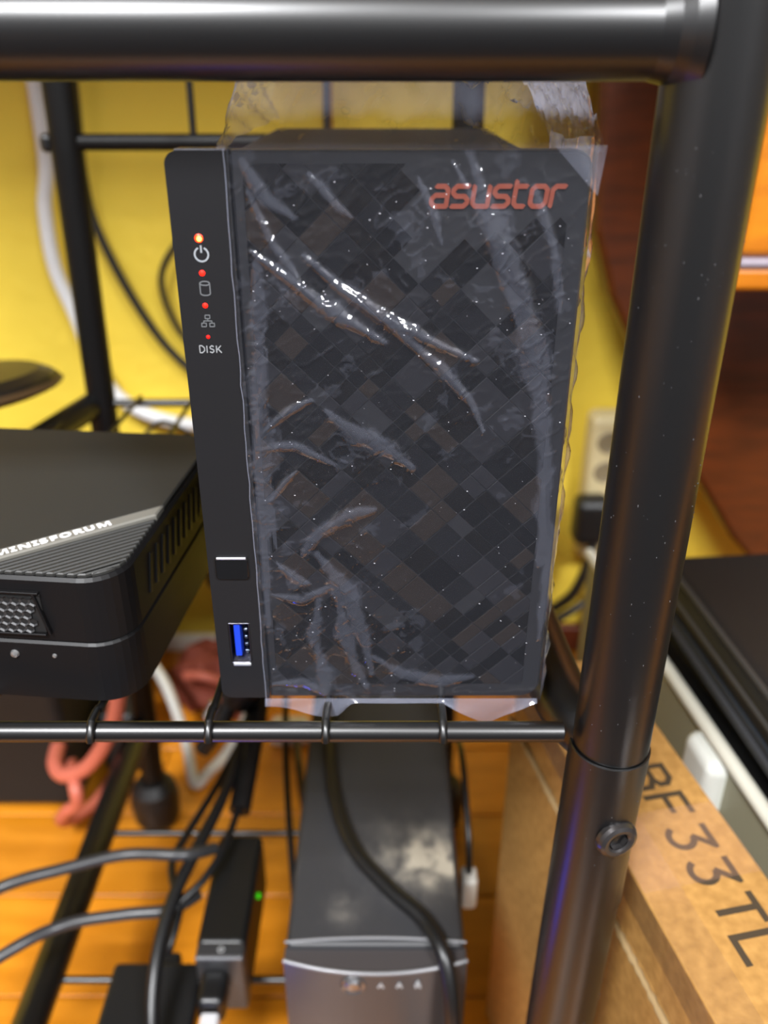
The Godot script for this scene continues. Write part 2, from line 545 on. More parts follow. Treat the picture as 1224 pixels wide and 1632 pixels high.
func drive() -> void:
	var t := thing("network_drive", "upright black network storage drive with a row of red lights, standing on the wire shelf", "storage drive", Vector3(0, 0.3765, -0.325))
	var shell := mat(Color(0.15, 0.15, 0.158), 0.42)
	var matte := mat(Color(0.095, 0.095, 0.103), 0.45, 0.0, 0.38)
	var top := mat(Color(0.09, 0.09, 0.095), 0.5)
	part("body", MB.new().rbox(Vector3(-0.0012, 0.458, -0.331), Vector3(0.1005, 0.157, 0.214), 0.003, 2), top, t)
	for x in [-0.042, 0.04]:
		for z in [-0.24, -0.42]:
			part("foot", MB.new().rbox(Vector3(x, 0.3781, z), Vector3(0.012, 0.0030, 0.012), 0.001, 1), mat(Color(0.05, 0.05, 0.05), 0.9), t)
	# left control strip with round outer corners
	var X0 := -0.0525
	var X1 := -0.0372
	var sp := PackedVector2Array()
	sp.append_array(arc(Vector2(X0 + 0.0032, 0.5434 - 0.0032), 0.0032, 90, 180, 6))
	sp.append_array(arc(Vector2(X0 + 0.0032, 0.379 + 0.0032), 0.0032, 180, 270, 6))
	sp.append(Vector2(X1, 0.379))
	sp.append(Vector2(X1, 0.5434))
	# window for the usb socket is cut out as a notch-free frame: the strip is three prisms round the hole
	var ux0 := -0.0485
	var ux1 := -0.0417
	var uy0 := 0.3936
	var uy1 := 0.4082
	var hole := PackedVector2Array([Vector2(ux0, uy0), Vector2(ux1, uy0), Vector2(ux1, uy1), Vector2(ux0, uy1)])
	var stm := MB.new()
	var above := PackedVector2Array([Vector2(-1, uy1) * 1.0, Vector2(1, uy1), Vector2(1, 1), Vector2(-1, 1)])
	var below := PackedVector2Array([Vector2(-1, -1), Vector2(1, -1), Vector2(1, uy0), Vector2(-1, uy0)])
	for piece in [cut(sp, above), cut(sp, below), PackedVector2Array([Vector2(X0, uy0), Vector2(ux0, uy0), Vector2(ux0, uy1), Vector2(X0, uy1)]), PackedVector2Array([Vector2(ux1, uy0), Vector2(X1, uy0), Vector2(X1, uy1), Vector2(ux1, uy1)])]:
		stm.prism(piece, -0.2255, -0.219, 0.0)
	part("control_strip", stm, matte, t)
	var lip := MB.new()
	lip.rbox(Vector3((X0 + X1) / 2 + 0.001, 0.5434, -0.2222), Vector3(X1 - X0 - 0.003, 0.0008, 0.0064), 0.0003, 1)
	part("strip_edge", lip, mat(Color(0.35, 0.35, 0.37), 0.25), t)  # bright highlight along the top edge, put into a lighter colour
	# usb port
	var port := part("usb_port", MB.new().rbox(Vector3(-0.0451, 0.4009, -0.2285), Vector3(0.0068, 0.0146, 0.0005), 0.0001, 1), mat(Color(0.02, 0.02, 0.03), 0.5), t)
	var sh := MB.new()
	sh.rbox(Vector3(-0.0482, 0.4009, -0.2235), Vector3(0.0005, 0.0144, 0.0090), 0.0002, 1)
	sh.rbox(Vector3(-0.0420, 0.4009, -0.2235), Vector3(0.0005, 0.0144, 0.0090), 0.0002, 1)
	sh.rbox(Vector3(-0.0451, 0.4079, -0.2235), Vector3(0.0066, 0.0005, 0.0090), 0.0002, 1)
	var slope := Transform3D(Basis.from_euler(Vector3(deg_to_rad(28), 0, 0)), Vector3(-0.0451, 0.3944, -0.2215))
	sh.xf = slope
	sh.rbox(Vector3.ZERO, Vector3(0.0060, 0.0006, 0.0060), 0.0003, 1)
	part("socket_shell", sh, mat(Color(0.42, 0.42, 0.45), 0.25, 1.0), port)
	part("socket_tongue", MB.new().rbox(Vector3(-0.0459, 0.4013, -0.2237), Vector3(0.0020, 0.0120, 0.0084), 0.0003, 1), mat(Color(0.08, 0.22, 0.72), 0.4), port)
	var ct := MB.new()
	for i in 4:
		ct.rbox(Vector3(-0.0433, 0.4048 - i * 0.0027, -0.2240), Vector3(0.0011, 0.0010, 0.0075), 0.0002, 1)
	part("contacts", ct, mat(Color(0.55, 0.6, 0.7), 0.25, 1.0), port)
	part("port_lip", MB.new().rbox(Vector3(-0.0450, 0.3925, -0.2191), Vector3(0.0056, 0.0011, 0.0008), 0.0003, 1), mat(Color(0.75, 0.76, 0.78), 0.3, 0.6), port)
	# power button, a glossy cushion in a groove
	part("button_frame", MB.new().prism(rrect(0.0104, 0.0081, 0.0012, 4, Vector2(-0.0454, 0.4280)), -0.2195, -0.21885, 0.0), mat(Color(0.03, 0.03, 0.03), 0.5), t)
	var btn := part("power_button", MB.new().prism(rrect(0.0098, 0.0075, 0.0011, 4, Vector2(-0.0454, 0.4280)), -0.2192, -0.2184, 0.0003), mat(Color(0.06, 0.06, 0.065), 0.10), t)
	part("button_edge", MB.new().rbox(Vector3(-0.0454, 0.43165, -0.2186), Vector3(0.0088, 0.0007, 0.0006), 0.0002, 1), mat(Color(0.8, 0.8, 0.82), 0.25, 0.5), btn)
	# status lights and printed marks
	var lights := [[0.5233, 0.0017, Color(1.0, 0.20, 0.05), 3.5], [0.5148, 0.0012, Color(1.0, 0.10, 0.05), 3.2], [0.5066, 0.0011, Color(1.0, 0.10, 0.04), 2.2], [0.4984, 0.0008, Color(1.0, 0.07, 0.04), 1.5]]
	for l in lights:
		var lm := MB.new()
		lm.xf = Transform3D(Basis.from_euler(Vector3(PI / 2, 0, 0)), Vector3(-0.0459, l[0], -0.2190))
		var r: float = l[1] * 0.62
		lm.lathe([Vector2(0, 0.0004), Vector2(r * 0.6, 0.0003), Vector2(r, 0.0)], 16)
		var led := part("status_led", lm, glow(l[2], l[3]), t)
		if r > 0.001:
			var hot := MB.new()
			hot.xf = Transform3D(lm.xf.basis, lm.xf.origin + Vector3(0.0001, -0.0001, 0.00025))
			hot.lathe([Vector2(0, 0.0003), Vector2(r * 0.45, 0.00022), Vector2(r * 0.62, 0.0)], 14)
			part("led_core", hot, glow(Color(1.0, 0.72, 0.30), 5.0), led)
	var ink := mat(Color(0.55, 0.57, 0.59), 0.5)
	var ink2 := mat(Color(0.36, 0.37, 0.38), 0.5)
	var z0 := -0.21905
	var z1 := -0.21888
	var c := Vector2(-0.0456, 0.5194)
	part("power_mark", MB.new().stroke([arc(c, 0.0017, 115, 270, 14), arc(c, 0.0017, 270, 425, 14), [c + Vector2(0, 0.0004), c + Vector2(0, 0.0022)]], 0.00042, z0, z1), ink, t)
	c = Vector2(-0.0455, 0.5110)
	var el := []
	for half in [0, 1]:
		var pa := PackedVector2Array()
		for i in 9:
			var w = PI * (half + i / 8.0)
			pa.append(c + Vector2(cos(w) * 0.00125, 0.00125 + sin(w) * 0.0005))
		el.append(pa)
	var pb := PackedVector2Array([c + Vector2(-0.00125, 0.00125), c + Vector2(-0.00125, -0.0012)])
	for i in 7:
		var w := PI + PI * i / 6.0
		pb.append(c + Vector2(cos(w) * 0.00125, -0.0013 + sin(w) * 0.0005))
	pb.append(c + Vector2(0.00125, 0.00125))
	el.append(pb)
	part("disk_mark", MB.new().stroke(el, 0.0003, z0, z1), ink2, t)
	c = Vector2(-0.0456, 0.5026)
	var net := []
	for o in [Vector2(0, 0.0011), Vector2(-0.00105, -0.0010), Vector2(0.00105, -0.0010)]:
		net.append([c + o + Vector2(-0.0006, 0.00045), c + o + Vector2(0.0006, 0.00045), c + o + Vector2(0.0006, -0.00045)])
		net.append([c + o + Vector2(0.0006, -0.00045), c + o + Vector2(-0.0006, -0.00045), c + o + Vector2(-0.0006, 0.00045)])
	net.append([c + Vector2(0, 0.0006), c + Vector2(0, 0.00005)])
	net.append([c + Vector2(-0.00105, -0.0005), c + Vector2(-0.00105, 0.00005), c + Vector2(0.00105, 0.00005), c + Vector2(0.00105, -0.0005)])
	part("network_mark", MB.new().stroke(net, 0.00024, z0, z1), ink2, t)
	# DISK
	var lt := []
	var h := 0.0019
	var o := Vector2(-0.0484, 0.4942)
	lt.append([o, o + Vector2(0, h), o + Vector2(0.0006, h), o + Vector2(0.00125, h * 0.7)])
	lt.append([o + Vector2(0.00125, h * 0.7), o + Vector2(0.00125, h * 0.3), o + Vector2(0.0006, 0), o])
	o.x += 0.0019
	lt.append([o, o + Vector2(0, h)])
	o.x += 0.0007
	lt.append([o + Vector2(0.0011, h * 0.85), o + Vector2(0.0006, h), o + Vector2(0.0001, h * 0.8), o + Vector2(0.0002, h * 0.6), o + Vector2(0.001, h * 0.42), o + Vector2(0.0011, h * 0.2), o + Vector2(0.0006, 0), o + Vector2(0, h * 0.15)])
	o.x += 0.0018
	lt.append([o, o + Vector2(0, h)])
	lt.append([o + Vector2(0.0012, h), o + Vector2(0.0001, h * 0.4)])
	lt.append([o + Vector2(0.0004, h * 0.55), o + Vector2(0.0013, 0)])
	part("lettering", MB.new().stroke(lt, 0.00028, z0, z1), mat(Color(0.52, 0.53, 0.54), 0.5), t)
	# glossy front panel
	var FX0 := -0.0368
	var FX1 := 0.0500
	var fp := PackedVector2Array()
	fp.append_array(arc(Vector2(FX1 - 0.004, 0.5434 - 0.004), 0.004, 0, 90, 6))
	fp.append(Vector2(FX0, 0.5434))
	fp.append(Vector2(FX0, 0.379))
	fp.append_array(arc(Vector2(FX1 - 0.006, 0.379 + 0.006), 0.006, 270, 360, 6))
	var panel := part("front_panel", MB.new().prism(fp, -0.2255, -0.2194, 0.0006), mat(Color(0.105, 0.107, 0.12), 0.32), t)
	# raised diamond tiles, cut on a 45 degree grid of uneven bands
	var fm := [mat(Color(0.02, 0.02, 0.025), 0.06), mat(Color(0.05, 0.05, 0.06), 0.16), mat(Color(0.085, 0.085, 0.10), 0.30), mat(Color(0.03, 0.025, 0.025), 0.08), mat(Color(0.11, 0.09, 0.08), 0.2)]  # brown tints are reflections of the room put into the tile colour
	var area := PackedVector2Array()
	area.append_array(arc(Vector2(0.041, 0.5365), 0.004, 0, 90, 4))
	area.append_array(arc(Vector2(-0.030, 0.5365), 0.004, 90, 180, 4))
	area.append(Vector2(-0.0345, 0.391))
	area.append(Vector2(-0.030, 0.3845))
	area.append(Vector2(0.0445, 0.3845))
	var cy := 0.461
	var us := bands(11)
	var vs := bands(12)
	var made := 0
	for i in us.size() - 1:
		for j in vs.size() - 1:
			var g := 0.00013
			var cell := PackedVector2Array()
			for q in [Vector2(us[i] + g, vs[j] + g), Vector2(us[i + 1] - g, vs[j] + g), Vector2(us[i + 1] - g, vs[j + 1] - g), Vector2(us[i] + g, vs[j + 1] - g)]:
				cell.append(Vector2((q.x - q.y) * 0.70711, cy + (q.x + q.y) * 0.70711))
			var mid := (cell[0] + cell[2]) * 0.5
			if mid.x > 0.005 and mid.y > 0.524 or rng.randf() < 0.06:
				continue
			var big := PackedVector2Array()
			for q in cell:
				big.append(q * 1000.0)
			var ab := PackedVector2Array()
			for q in area:
				ab.append(q * 1000.0)
			for piece in Geometry2D.intersect_polygons(big, ab):
				var pp := PackedVector2Array()
				for q in piece:
					pp.append(q * 0.001)
				if poly_area(pp) < 1.2e-6 or made >= 299:
					continue
				made += 1
				var fade := clampf((0.047 - mid.x) / 0.02, 0.1, 1.0)
				var m := MB.new()
				var cc := Vector3(mid.x, mid.y, -0.2194)
				var tilt := Basis.from_euler(Vector3(rng.randf_range(-0.012, 0.012), rng.randf_range(-0.012, 0.012), 0) * fade)
				m.xf = Transform3D(tilt, cc)
				var lp := PackedVector2Array()
				for q in pp:
					lp.append(q - mid)
				m.prism(lp, -0.0003, 0.00022 + rng.randf() * 0.00010, 0.00010, false)
				part("facet", m, fm[mini(int(rng.randf() * 5.0), 4)], panel)
	# raised copper lettering
	var lg := MB.new()
	lg.xf = Transform3D(Basis(Vector3(1, 0, 0), Vector3(0.13, 1, 0), Vector3(0, 0, 1)), Vector3(0.0108, 0.5303, 0))
	var H := 0.0046
	var W := 0.0037
	var k := 0.0008
	var glyphs := {
		"a": [[Vector2(k, H), Vector2(W - k, H), Vector2(W, H - k), Vector2(W, 0)], [Vector2(W, H * 0.55), Vector2(k, H * 0.55), Vector2(0, H * 0.55 - k), Vector2(0, k), Vector2(k, 0), Vector2(W, 0)]],
		"s": [[Vector2(W, H), Vector2(k, H), Vector2(0, H - k), Vector2(0, H * 0.5 + k), Vector2(k, H * 0.5), Vector2(W - k, H * 0.5), Vector2(W, H * 0.5 - k), Vector2(W, k), Vector2(W - k, 0), Vector2(0, 0)]],
		"u": [[Vector2(0, H), Vector2(0, k), Vector2(k, 0), Vector2(W, 0)], [Vector2(W, H), Vector2(W, 0)]],
		"t": [[Vector2(0, H * 1.25), Vector2(0, k), Vector2(k, 0), Vector2(W * 0.7, 0)], [Vector2(0, H), Vector2(W * 0.72, H)]],
		"o": [[Vector2(W / 2, H), Vector2(k, H), Vector2(0, H - k), Vector2(0, k), Vector2(k, 0), Vector2(W / 2, 0)], [Vector2(W / 2, 0), Vector2(W - k, 0), Vector2(W, k), Vector2(W, H - k), Vector2(W - k, H), Vector2(W / 2, H)]],
		"r": [[Vector2(0, 0), Vector2(0, H - k), Vector2(k, H), Vector2(W * 0.8, H)]],
	}
	var x := 0.0005
	for ch in "asustor":
		var ls := []
		for l in glyphs[ch]:
			var q := PackedVector2Array()
			for p in l:
				q.append(p + Vector2(x, 0.0005))
			ls.append(q)
		lg.stroke(ls, 0.0011, -0.2194, -0.2189)
		x += 0.0040 if ch == "t" else 0.0050
	part("logo_lettering", lg, mat(Color(0.47, 0.23, 0.17), 0.4, 0.2), panel)


func poly_area(p: PackedVector2Array) -> float:
	var a := 0.0
	for i in p.size():
		a += p[i].cross(p[(i + 1) % p.size()])
	return absf(a) * 0.5


func cut(a: PackedVector2Array, b: PackedVector2Array) -> PackedVector2Array:
	var s := []
	for p in [a, b]:
		var q := PackedVector2Array()
		for e in p:
			q.append(e * 1000.0)
		s.append(q)
	var out := PackedVector2Array()
	for q in Geometry2D.intersect_polygons(s[0], s[1])[0]:
		out.append(q * 0.001)
	return out


func bands(sd: int) -> PackedFloat32Array:
	var r := RandomNumberGenerator.new()
	r.seed = sd
	var out := PackedFloat32Array()
	var p := -0.105
	while p < 0.105:
		out.append(p)
		var q := r.randf()
		p += 0.0043 if q < 0.30 else (0.0067 if q < 0.72 else 0.0091)
	return out


# wrinkles of the film on the face, as lines in millimetres from the drive's foot centre: [width mm, height mm, points...]
func wrinkles() -> Array:
	var V := func(a): 
		var o := PackedVector2Array()
		for i in range(0, a.size(), 2):
			o.append(Vector2(a[i], a[i + 1]))
		return o
	return [
		[1.9, 1.5, V.call([-33, 141, -22, 133, -16, 128, -8, 123, 0, 118])],
		[1.8, 1.4, V.call([-20, 140, -11, 132, 0, 125, 11, 119, 24, 113])],
		[1.3, 0.9, V.call([-8, 129, 1, 123, 15, 111, 23, 102, 27, 93])],
		[3.4, 1.3, V.call([20, 164, 27, 146, 34, 132, 42, 102, 45, 80, 46, 51])],
		[1.5, 0.8, V.call([16, 162, 24, 149, 30, 134, 37, 116])],
		[2.6, 1.1, V.call([-16, 99, -9, 93, 1, 88, 8, 82])],
		[1.2, 0.8, V.call([-35, 88, -25, 89, -14, 83])],
		[1.2, 0.9, V.call([-33, 93, -26, 99, -20, 102])],
		[2.6, 1.2, V.call([-24, 54, -19, 62, -11, 67, -3, 69])],
		[1.2, 0.8, V.call([-32, 72, -28, 78, -25, 81])],
		[2.8, 1.2, V.call([-20, 54, -15, 47, -10, 36, -6, 22, -4, 10])],
		[1.4, 0.9, V.call([-34, 40, -25, 38, -16, 43])],
		[1.2, 0.8, V.call([-32, 51, -27, 46, -23, 44])],
		[2.4, 1.1, V.call([-20, 38, -22, 24, -19, 10, -19, 2])],
		[2.4, 1.1, V.call([-14, 40, -13, 29, -10, 15, -6, 5])],
		[2.6, 0.9, V.call([-4, 17, 6, 10, 18, 7, 28, 9])],
		[1.4, 0.9, V.call([-36, 6, -26, 7, -19, 2])],
		[1.6, 0.9, V.call([-34, 162, -29, 153, -22, 149])],
		[1.5, 0.9, V.call([-33, 155, -28, 143, -22, 135])],
		[1.6, 0.8, V.call([36, 156, 42, 142, 45, 126])],
		[2.4, 0.9, V.call([45, 76, 49, 51, 48, 24])],
		[2.6, 0.9, V.call([-32, 139, -33, 109, -35, 72, -36, 29])],
		[1.2, 0.7, V.call([-18, 159, -12, 152, -8, 149])],
		[1.3, 0.7, V.call([-31, 116, -34, 91, -32, 56])],
		[1.2, 0.6, V.call([8, 158, 12, 150, 14, 143])],
	]


func film() -> void:
	var t := thing("plastic_film", "wrinkled clear plastic film bag pulled over the front of the drive", "plastic film", Vector3(0.006, 0.379, -0.217))
	var thin := film_mat(0.007, 0.05)
	var milky := film_mat(0.034, 0.08)
	var wr := wrinkles()
	var segs := []
	for w in wr:
		var box := Rect2(w[2][0], Vector2.ZERO)
		for p in w[2]:
			box = box.expand(p)
		segs.append(box.grow(w[0] * 2.6))
	var fn := FastNoiseLite.new()
	fn.seed = 4
	fn.frequency = 0.035
	fn.fractal_octaves = 3
	var cols := 170
	var rows := 310
	var P := []
	var thick := []
	for j in rows + 1:
		var y := lerpf(-0.4, 164.6, float(j) / rows)
		var line := PackedVector3Array()
		var tl := PackedFloat32Array()
		for i in cols + 1:
			var f := float(i) / cols
			var x := lerpf(-37.4 - 1.3 * (1.0 - y / 164.0), 50.6 + 0.4 * sin(y * 0.12), f)
			var d := 0.0
			var th := 0.0
			for k in wr.size():
				if not segs[k].has_point(Vector2(x, y)):
					continue
				var best := 1e9
				var al := 0.0
				var pl: PackedVector2Array = wr[k][2]
				for s in pl.size() - 1:
					var q := Geometry2D.get_closest_point_to_segment(Vector2(x, y), pl[s], pl[s + 1])
					var dd := q.distance_to(Vector2(x, y))
					if dd < best:
						best = dd
						al = (s + q.distance_to(pl[s]) / maxf(pl[s].distance_to(pl[s + 1]), 0.01)) / (pl.size() - 1)
				var wob: float = wr[k][0] * (0.85 + 0.5 * absf(fn.get_noise_2d(x * 0.9 + k * 9.0, y * 0.9))) * (0.35 + 0.65 * sin(PI * clampf(al, 0.02, 0.98)))
				var g := exp(-pow(best / wob, 2.0))
				d += wr[k][1] * g * (0.4 + 0.6 * sin(PI * clampf(al, 0.0, 1.0)))
				th = maxf(th, g)
			d += 0.30 * (fn.get_noise_2d(x * 1.6, y * 1.2) + 0.5)
			var calm := smoothstep(-5.0, 20.0, x) * smoothstep(95.0, 70.0, y) * 0.85
			var rg := 1.0 - absf(fn.get_noise_2d((x + y * 0.5) * 1.9 + 400.0, (y - x * 0.5) * 3.2)) * 2.6
			d += 0.42 * pow(maxf(rg, 0.0), 5.0) * (1.0 - calm) + 0.012 * fn.get_noise_2d(x * 7.0, y * 7.0)
			th += 0.22 * pow(maxf(rg, 0.0), 3.0) * (1.0 - calm)
			# the film is pressed flat at the top edge and puffs at the foot and the right edge
			var edge := smoothstep(164.6, 160.0, y)
			var z := 0.45 + d * edge
			line.append(Vector3(x * 0.001, 0.379 + y * 0.001, -0.219 + z * 0.001))
			tl.append(th + 0.60 * fn.get_noise_2d(x * 1.5 + 50.0, y * 1.5))
		P.append(line)
		thick.append(tl)
	# split into the thin sheet and the folded, cloudier folds
	var whole := MB.new()
	whole.sheet(P)
	var lo := PackedInt32Array()
	var hi := PackedInt32Array()
	var md := PackedInt32Array()
	for q in range(0, whole.ix.size(), 3):
		var vi := whole.ix[q]
		var tv: float = thick[vi / (cols + 1)][vi % (cols + 1)]
		if tv > 0.52:
			hi.append_array(PackedInt32Array([whole.ix[q], whole.ix[q + 1], whole.ix[q + 2]]))
		elif tv > 0.30:
			md.append_array(PackedInt32Array([whole.ix[q], whole.ix[q + 1], whole.ix[q + 2]]))
		else:
			lo.append_array(PackedInt32Array([whole.ix[q], whole.ix[q + 1], whole.ix[q + 2]]))
	whole.ix = lo
	part("front_sheet", whole, thin, t)
	var fold := MB.new()
	fold.v = whole.v
	fold.n = whole.n
	fold.uv = whole.uv
	fold.ix = hi
	part("front_folds", fold, milky, t)
	var soft := MB.new()
	soft.v = whole.v
	soft.n = whole.n
	soft.uv = whole.uv
	soft.ix = md
	part("front_creases", soft, film_mat(0.018, 0.065), t)
	# roof: from the top front edge up and back over the drive
	P = []
	for j in 61:
		var f := j / 60.0
		var line := PackedVector3Array()
		for i in 81:
			var g := i / 80.0
			var z := lerpf(-0.2186, -0.40, f)
			var y := 0.5436 + 0.0150 * minf(f * 4.2, 1.0) + 0.003 * f
			y += 0.0022 * smoothstep(0.0, 0.1, f) * fn.get_noise_2d(i * 2.4, j * 2.6 + 300.0) + 0.0026 * smoothstep(0.0, 0.05, f) * smoothstep(0.45, 0.8, g) * fn.get_noise_2d(i * 8.0, j * 6.0)
			var x := lerpf(-0.0379, 0.0508, g) * (1.0 + 0.27 * minf(f, 0.25) + 0.03 * f)
			line.append(Vector3(x, y, z))
		P.append(line)
	part("roof_sheet", MB.new().sheet(P), film_mat(0.035, 0.06), t)
	# left gusset of the roof
	P = []
	for j in 21:
		var f := j / 20.0
		var z := lerpf(-0.2186, -0.36, f)
		var yt := 0.5436 + 0.0150 * minf(f * 3.3, 1.0)
		var line := PackedVector3Array()
		for i in 7:
			var g := i / 6.0
			line.append(Vector3(-0.0379 * (1.0 + 0.22 * minf(f, 0.31)) - 0.0016 * sin(g * PI) + 0.0006 * sin(g * 9.0 + f * 20.0), lerpf(0.5440, yt, g), z))
		P.append(line)
	part("side_sheet", MB.new().sheet(P), film_mat(0.10, 0.12), t)
	# right side sheet, loosely bulging off the drive's right face
	P = []
	for j in 111:
		var y := lerpf(0.377, 0.5440, j / 110.0)
		var line := PackedVector3Array()
		for i in 51:
			var g := i / 50.0
			var bulge := 0.0034 * sin(minf(g * 5.0, 1.0) * PI * 0.5) * (0.75 + 0.7 * fn.get_noise_1d(j * 3.0 + 20.0))
			if y > 0.50:
				bulge += 0.0010 * smoothstep(0.50, 0.545, y) * minf(g * 6.0, 1.0)
			var x := 0.0506 + bulge + 0.0011 * sin(g * 26.0 + 1.6 * fn.get_noise_1d(j * 2.0 + 400.0)) * minf(g * 6.0, 1.0) + 0.0007 * fn.get_noise_2d(i * 7.0, j * 3.0) * minf(g * 8.0, 1.0)
			line.append(Vector3(x, y + 0.0012 * sin(g * 7.0), lerpf(-0.2186, -0.30, g)))
		P.append(line)
	part("side_sheet", MB.new().sheet(P, true), film_mat(0.14, 0.10), t)
	# top right corner: a fold laid back over the roof and a flap over the corner of the face
	P = []
	for j in 25:
		var f := j / 24.0
		var line := PackedVector3Array()
		for i in 25:
			var g := i / 24.0
			var x := lerpf(lerpf(0.0400, 0.0335, f), lerpf(0.0530, 0.0555, f), g)
			var z := lerpf(-0.2205, -0.30, f)
			var y := 0.5452 + 0.0155 * minf(f * 1.9, 1.0) + 0.0026 * fn.get_noise_2d(i * 9.0, j * 8.0 + 70.0) - 0.0022 * g * g * (1.0 - f)
			line.append(Vector3(x, y, z))
		P.append(line)
	part("corner_fold", MB.new().sheet(P), film_mat(0.13, 0.09), t)
	P = []
	for j in 13:
		var f := j / 12.0
		var line := PackedVector3Array()
		for i in 13:
			var g := i / 12.0
			var a := Vector3(0.0400, 0.5446, -0.2170).lerp(Vector3(0.0528, 0.5446, -0.2178), g)
			var b := Vector3(0.0512, 0.5335, -0.2165)
			line.append(a.lerp(b, f) + Vector3(0, 0, 0.0006 * sin(g * 5.0) * (1.0 - f)))
		P.append(line)
	part("corner_flap", MB.new().sheet(P), film_mat(0.055, 0.12), t)
	# hem below the drive: a curved pouch at the left, a pointed corner at the right
	P = []
	for j in 13:
		var f := j / 12.0
		var line := PackedVector3Array()
		for i in 61:
			var g := i / 60.0
			var x := lerpf(-0.0385, 0.0495, g)
			var drop := 0.0004
			if g < 0.33:
				drop = lerpf(0.0018, 0.0056, smoothstep(0.0, 0.24, g)) * smoothstep(0.33, 0.26, g) + 0.0004 * (1.0 - smoothstep(0.33, 0.26, g))
			elif g > 0.62:
				drop = 0.0004 + 0.0088 * maxf(0.0, 1.0 - absf(g - 0.82) / 0.17)
			var y := 0.3795 - (0.0006 + drop) * f
			var z := -0.2180 + 0.0012 * f + 0.0006 * sin(g * 24.0 + f * 3.0) * f * clampf(drop * 300.0, 0.0, 1.0)
			line.append(Vector3(x, y, z))
		P.append(line)
	part("hem", MB.new().sheet(P), film_mat(0.10, 0.10), t)
	var bd := MB.new()
	var pts := []
	for i in 41:
		var yy := lerpf(0.377, 0.5438, i / 40.0)
		pts.append(Vector3(-0.0381 - 0.0004 * fn.get_noise_1d(i * 9.0), yy, -0.2180))
	bd.tube(pts, 0.00016, 6)
	part("rolled_edge", bd, film_mat(0.08, 0.1), t)
	# bright specks on the film: lamp glints put into their pale colour
	var fk := MB.new()
	for i in 190:
		var s := rng.randf_range(0.00006, 0.00020)
		fk.rbox(Vector3(rng.randf_range(-0.036, 0.049), rng.randf_range(0.382, 0.541), -0.2176), Vector3(s * rng.randf_range(0.8, 2.5), s, s * 0.6), s * 0.25, 1)
	var dk := part("dust_and_glints", fk, mat(Color(0.75, 0.75, 0.78), 0.6), t)
	dk.set_meta("kind", "stuff")


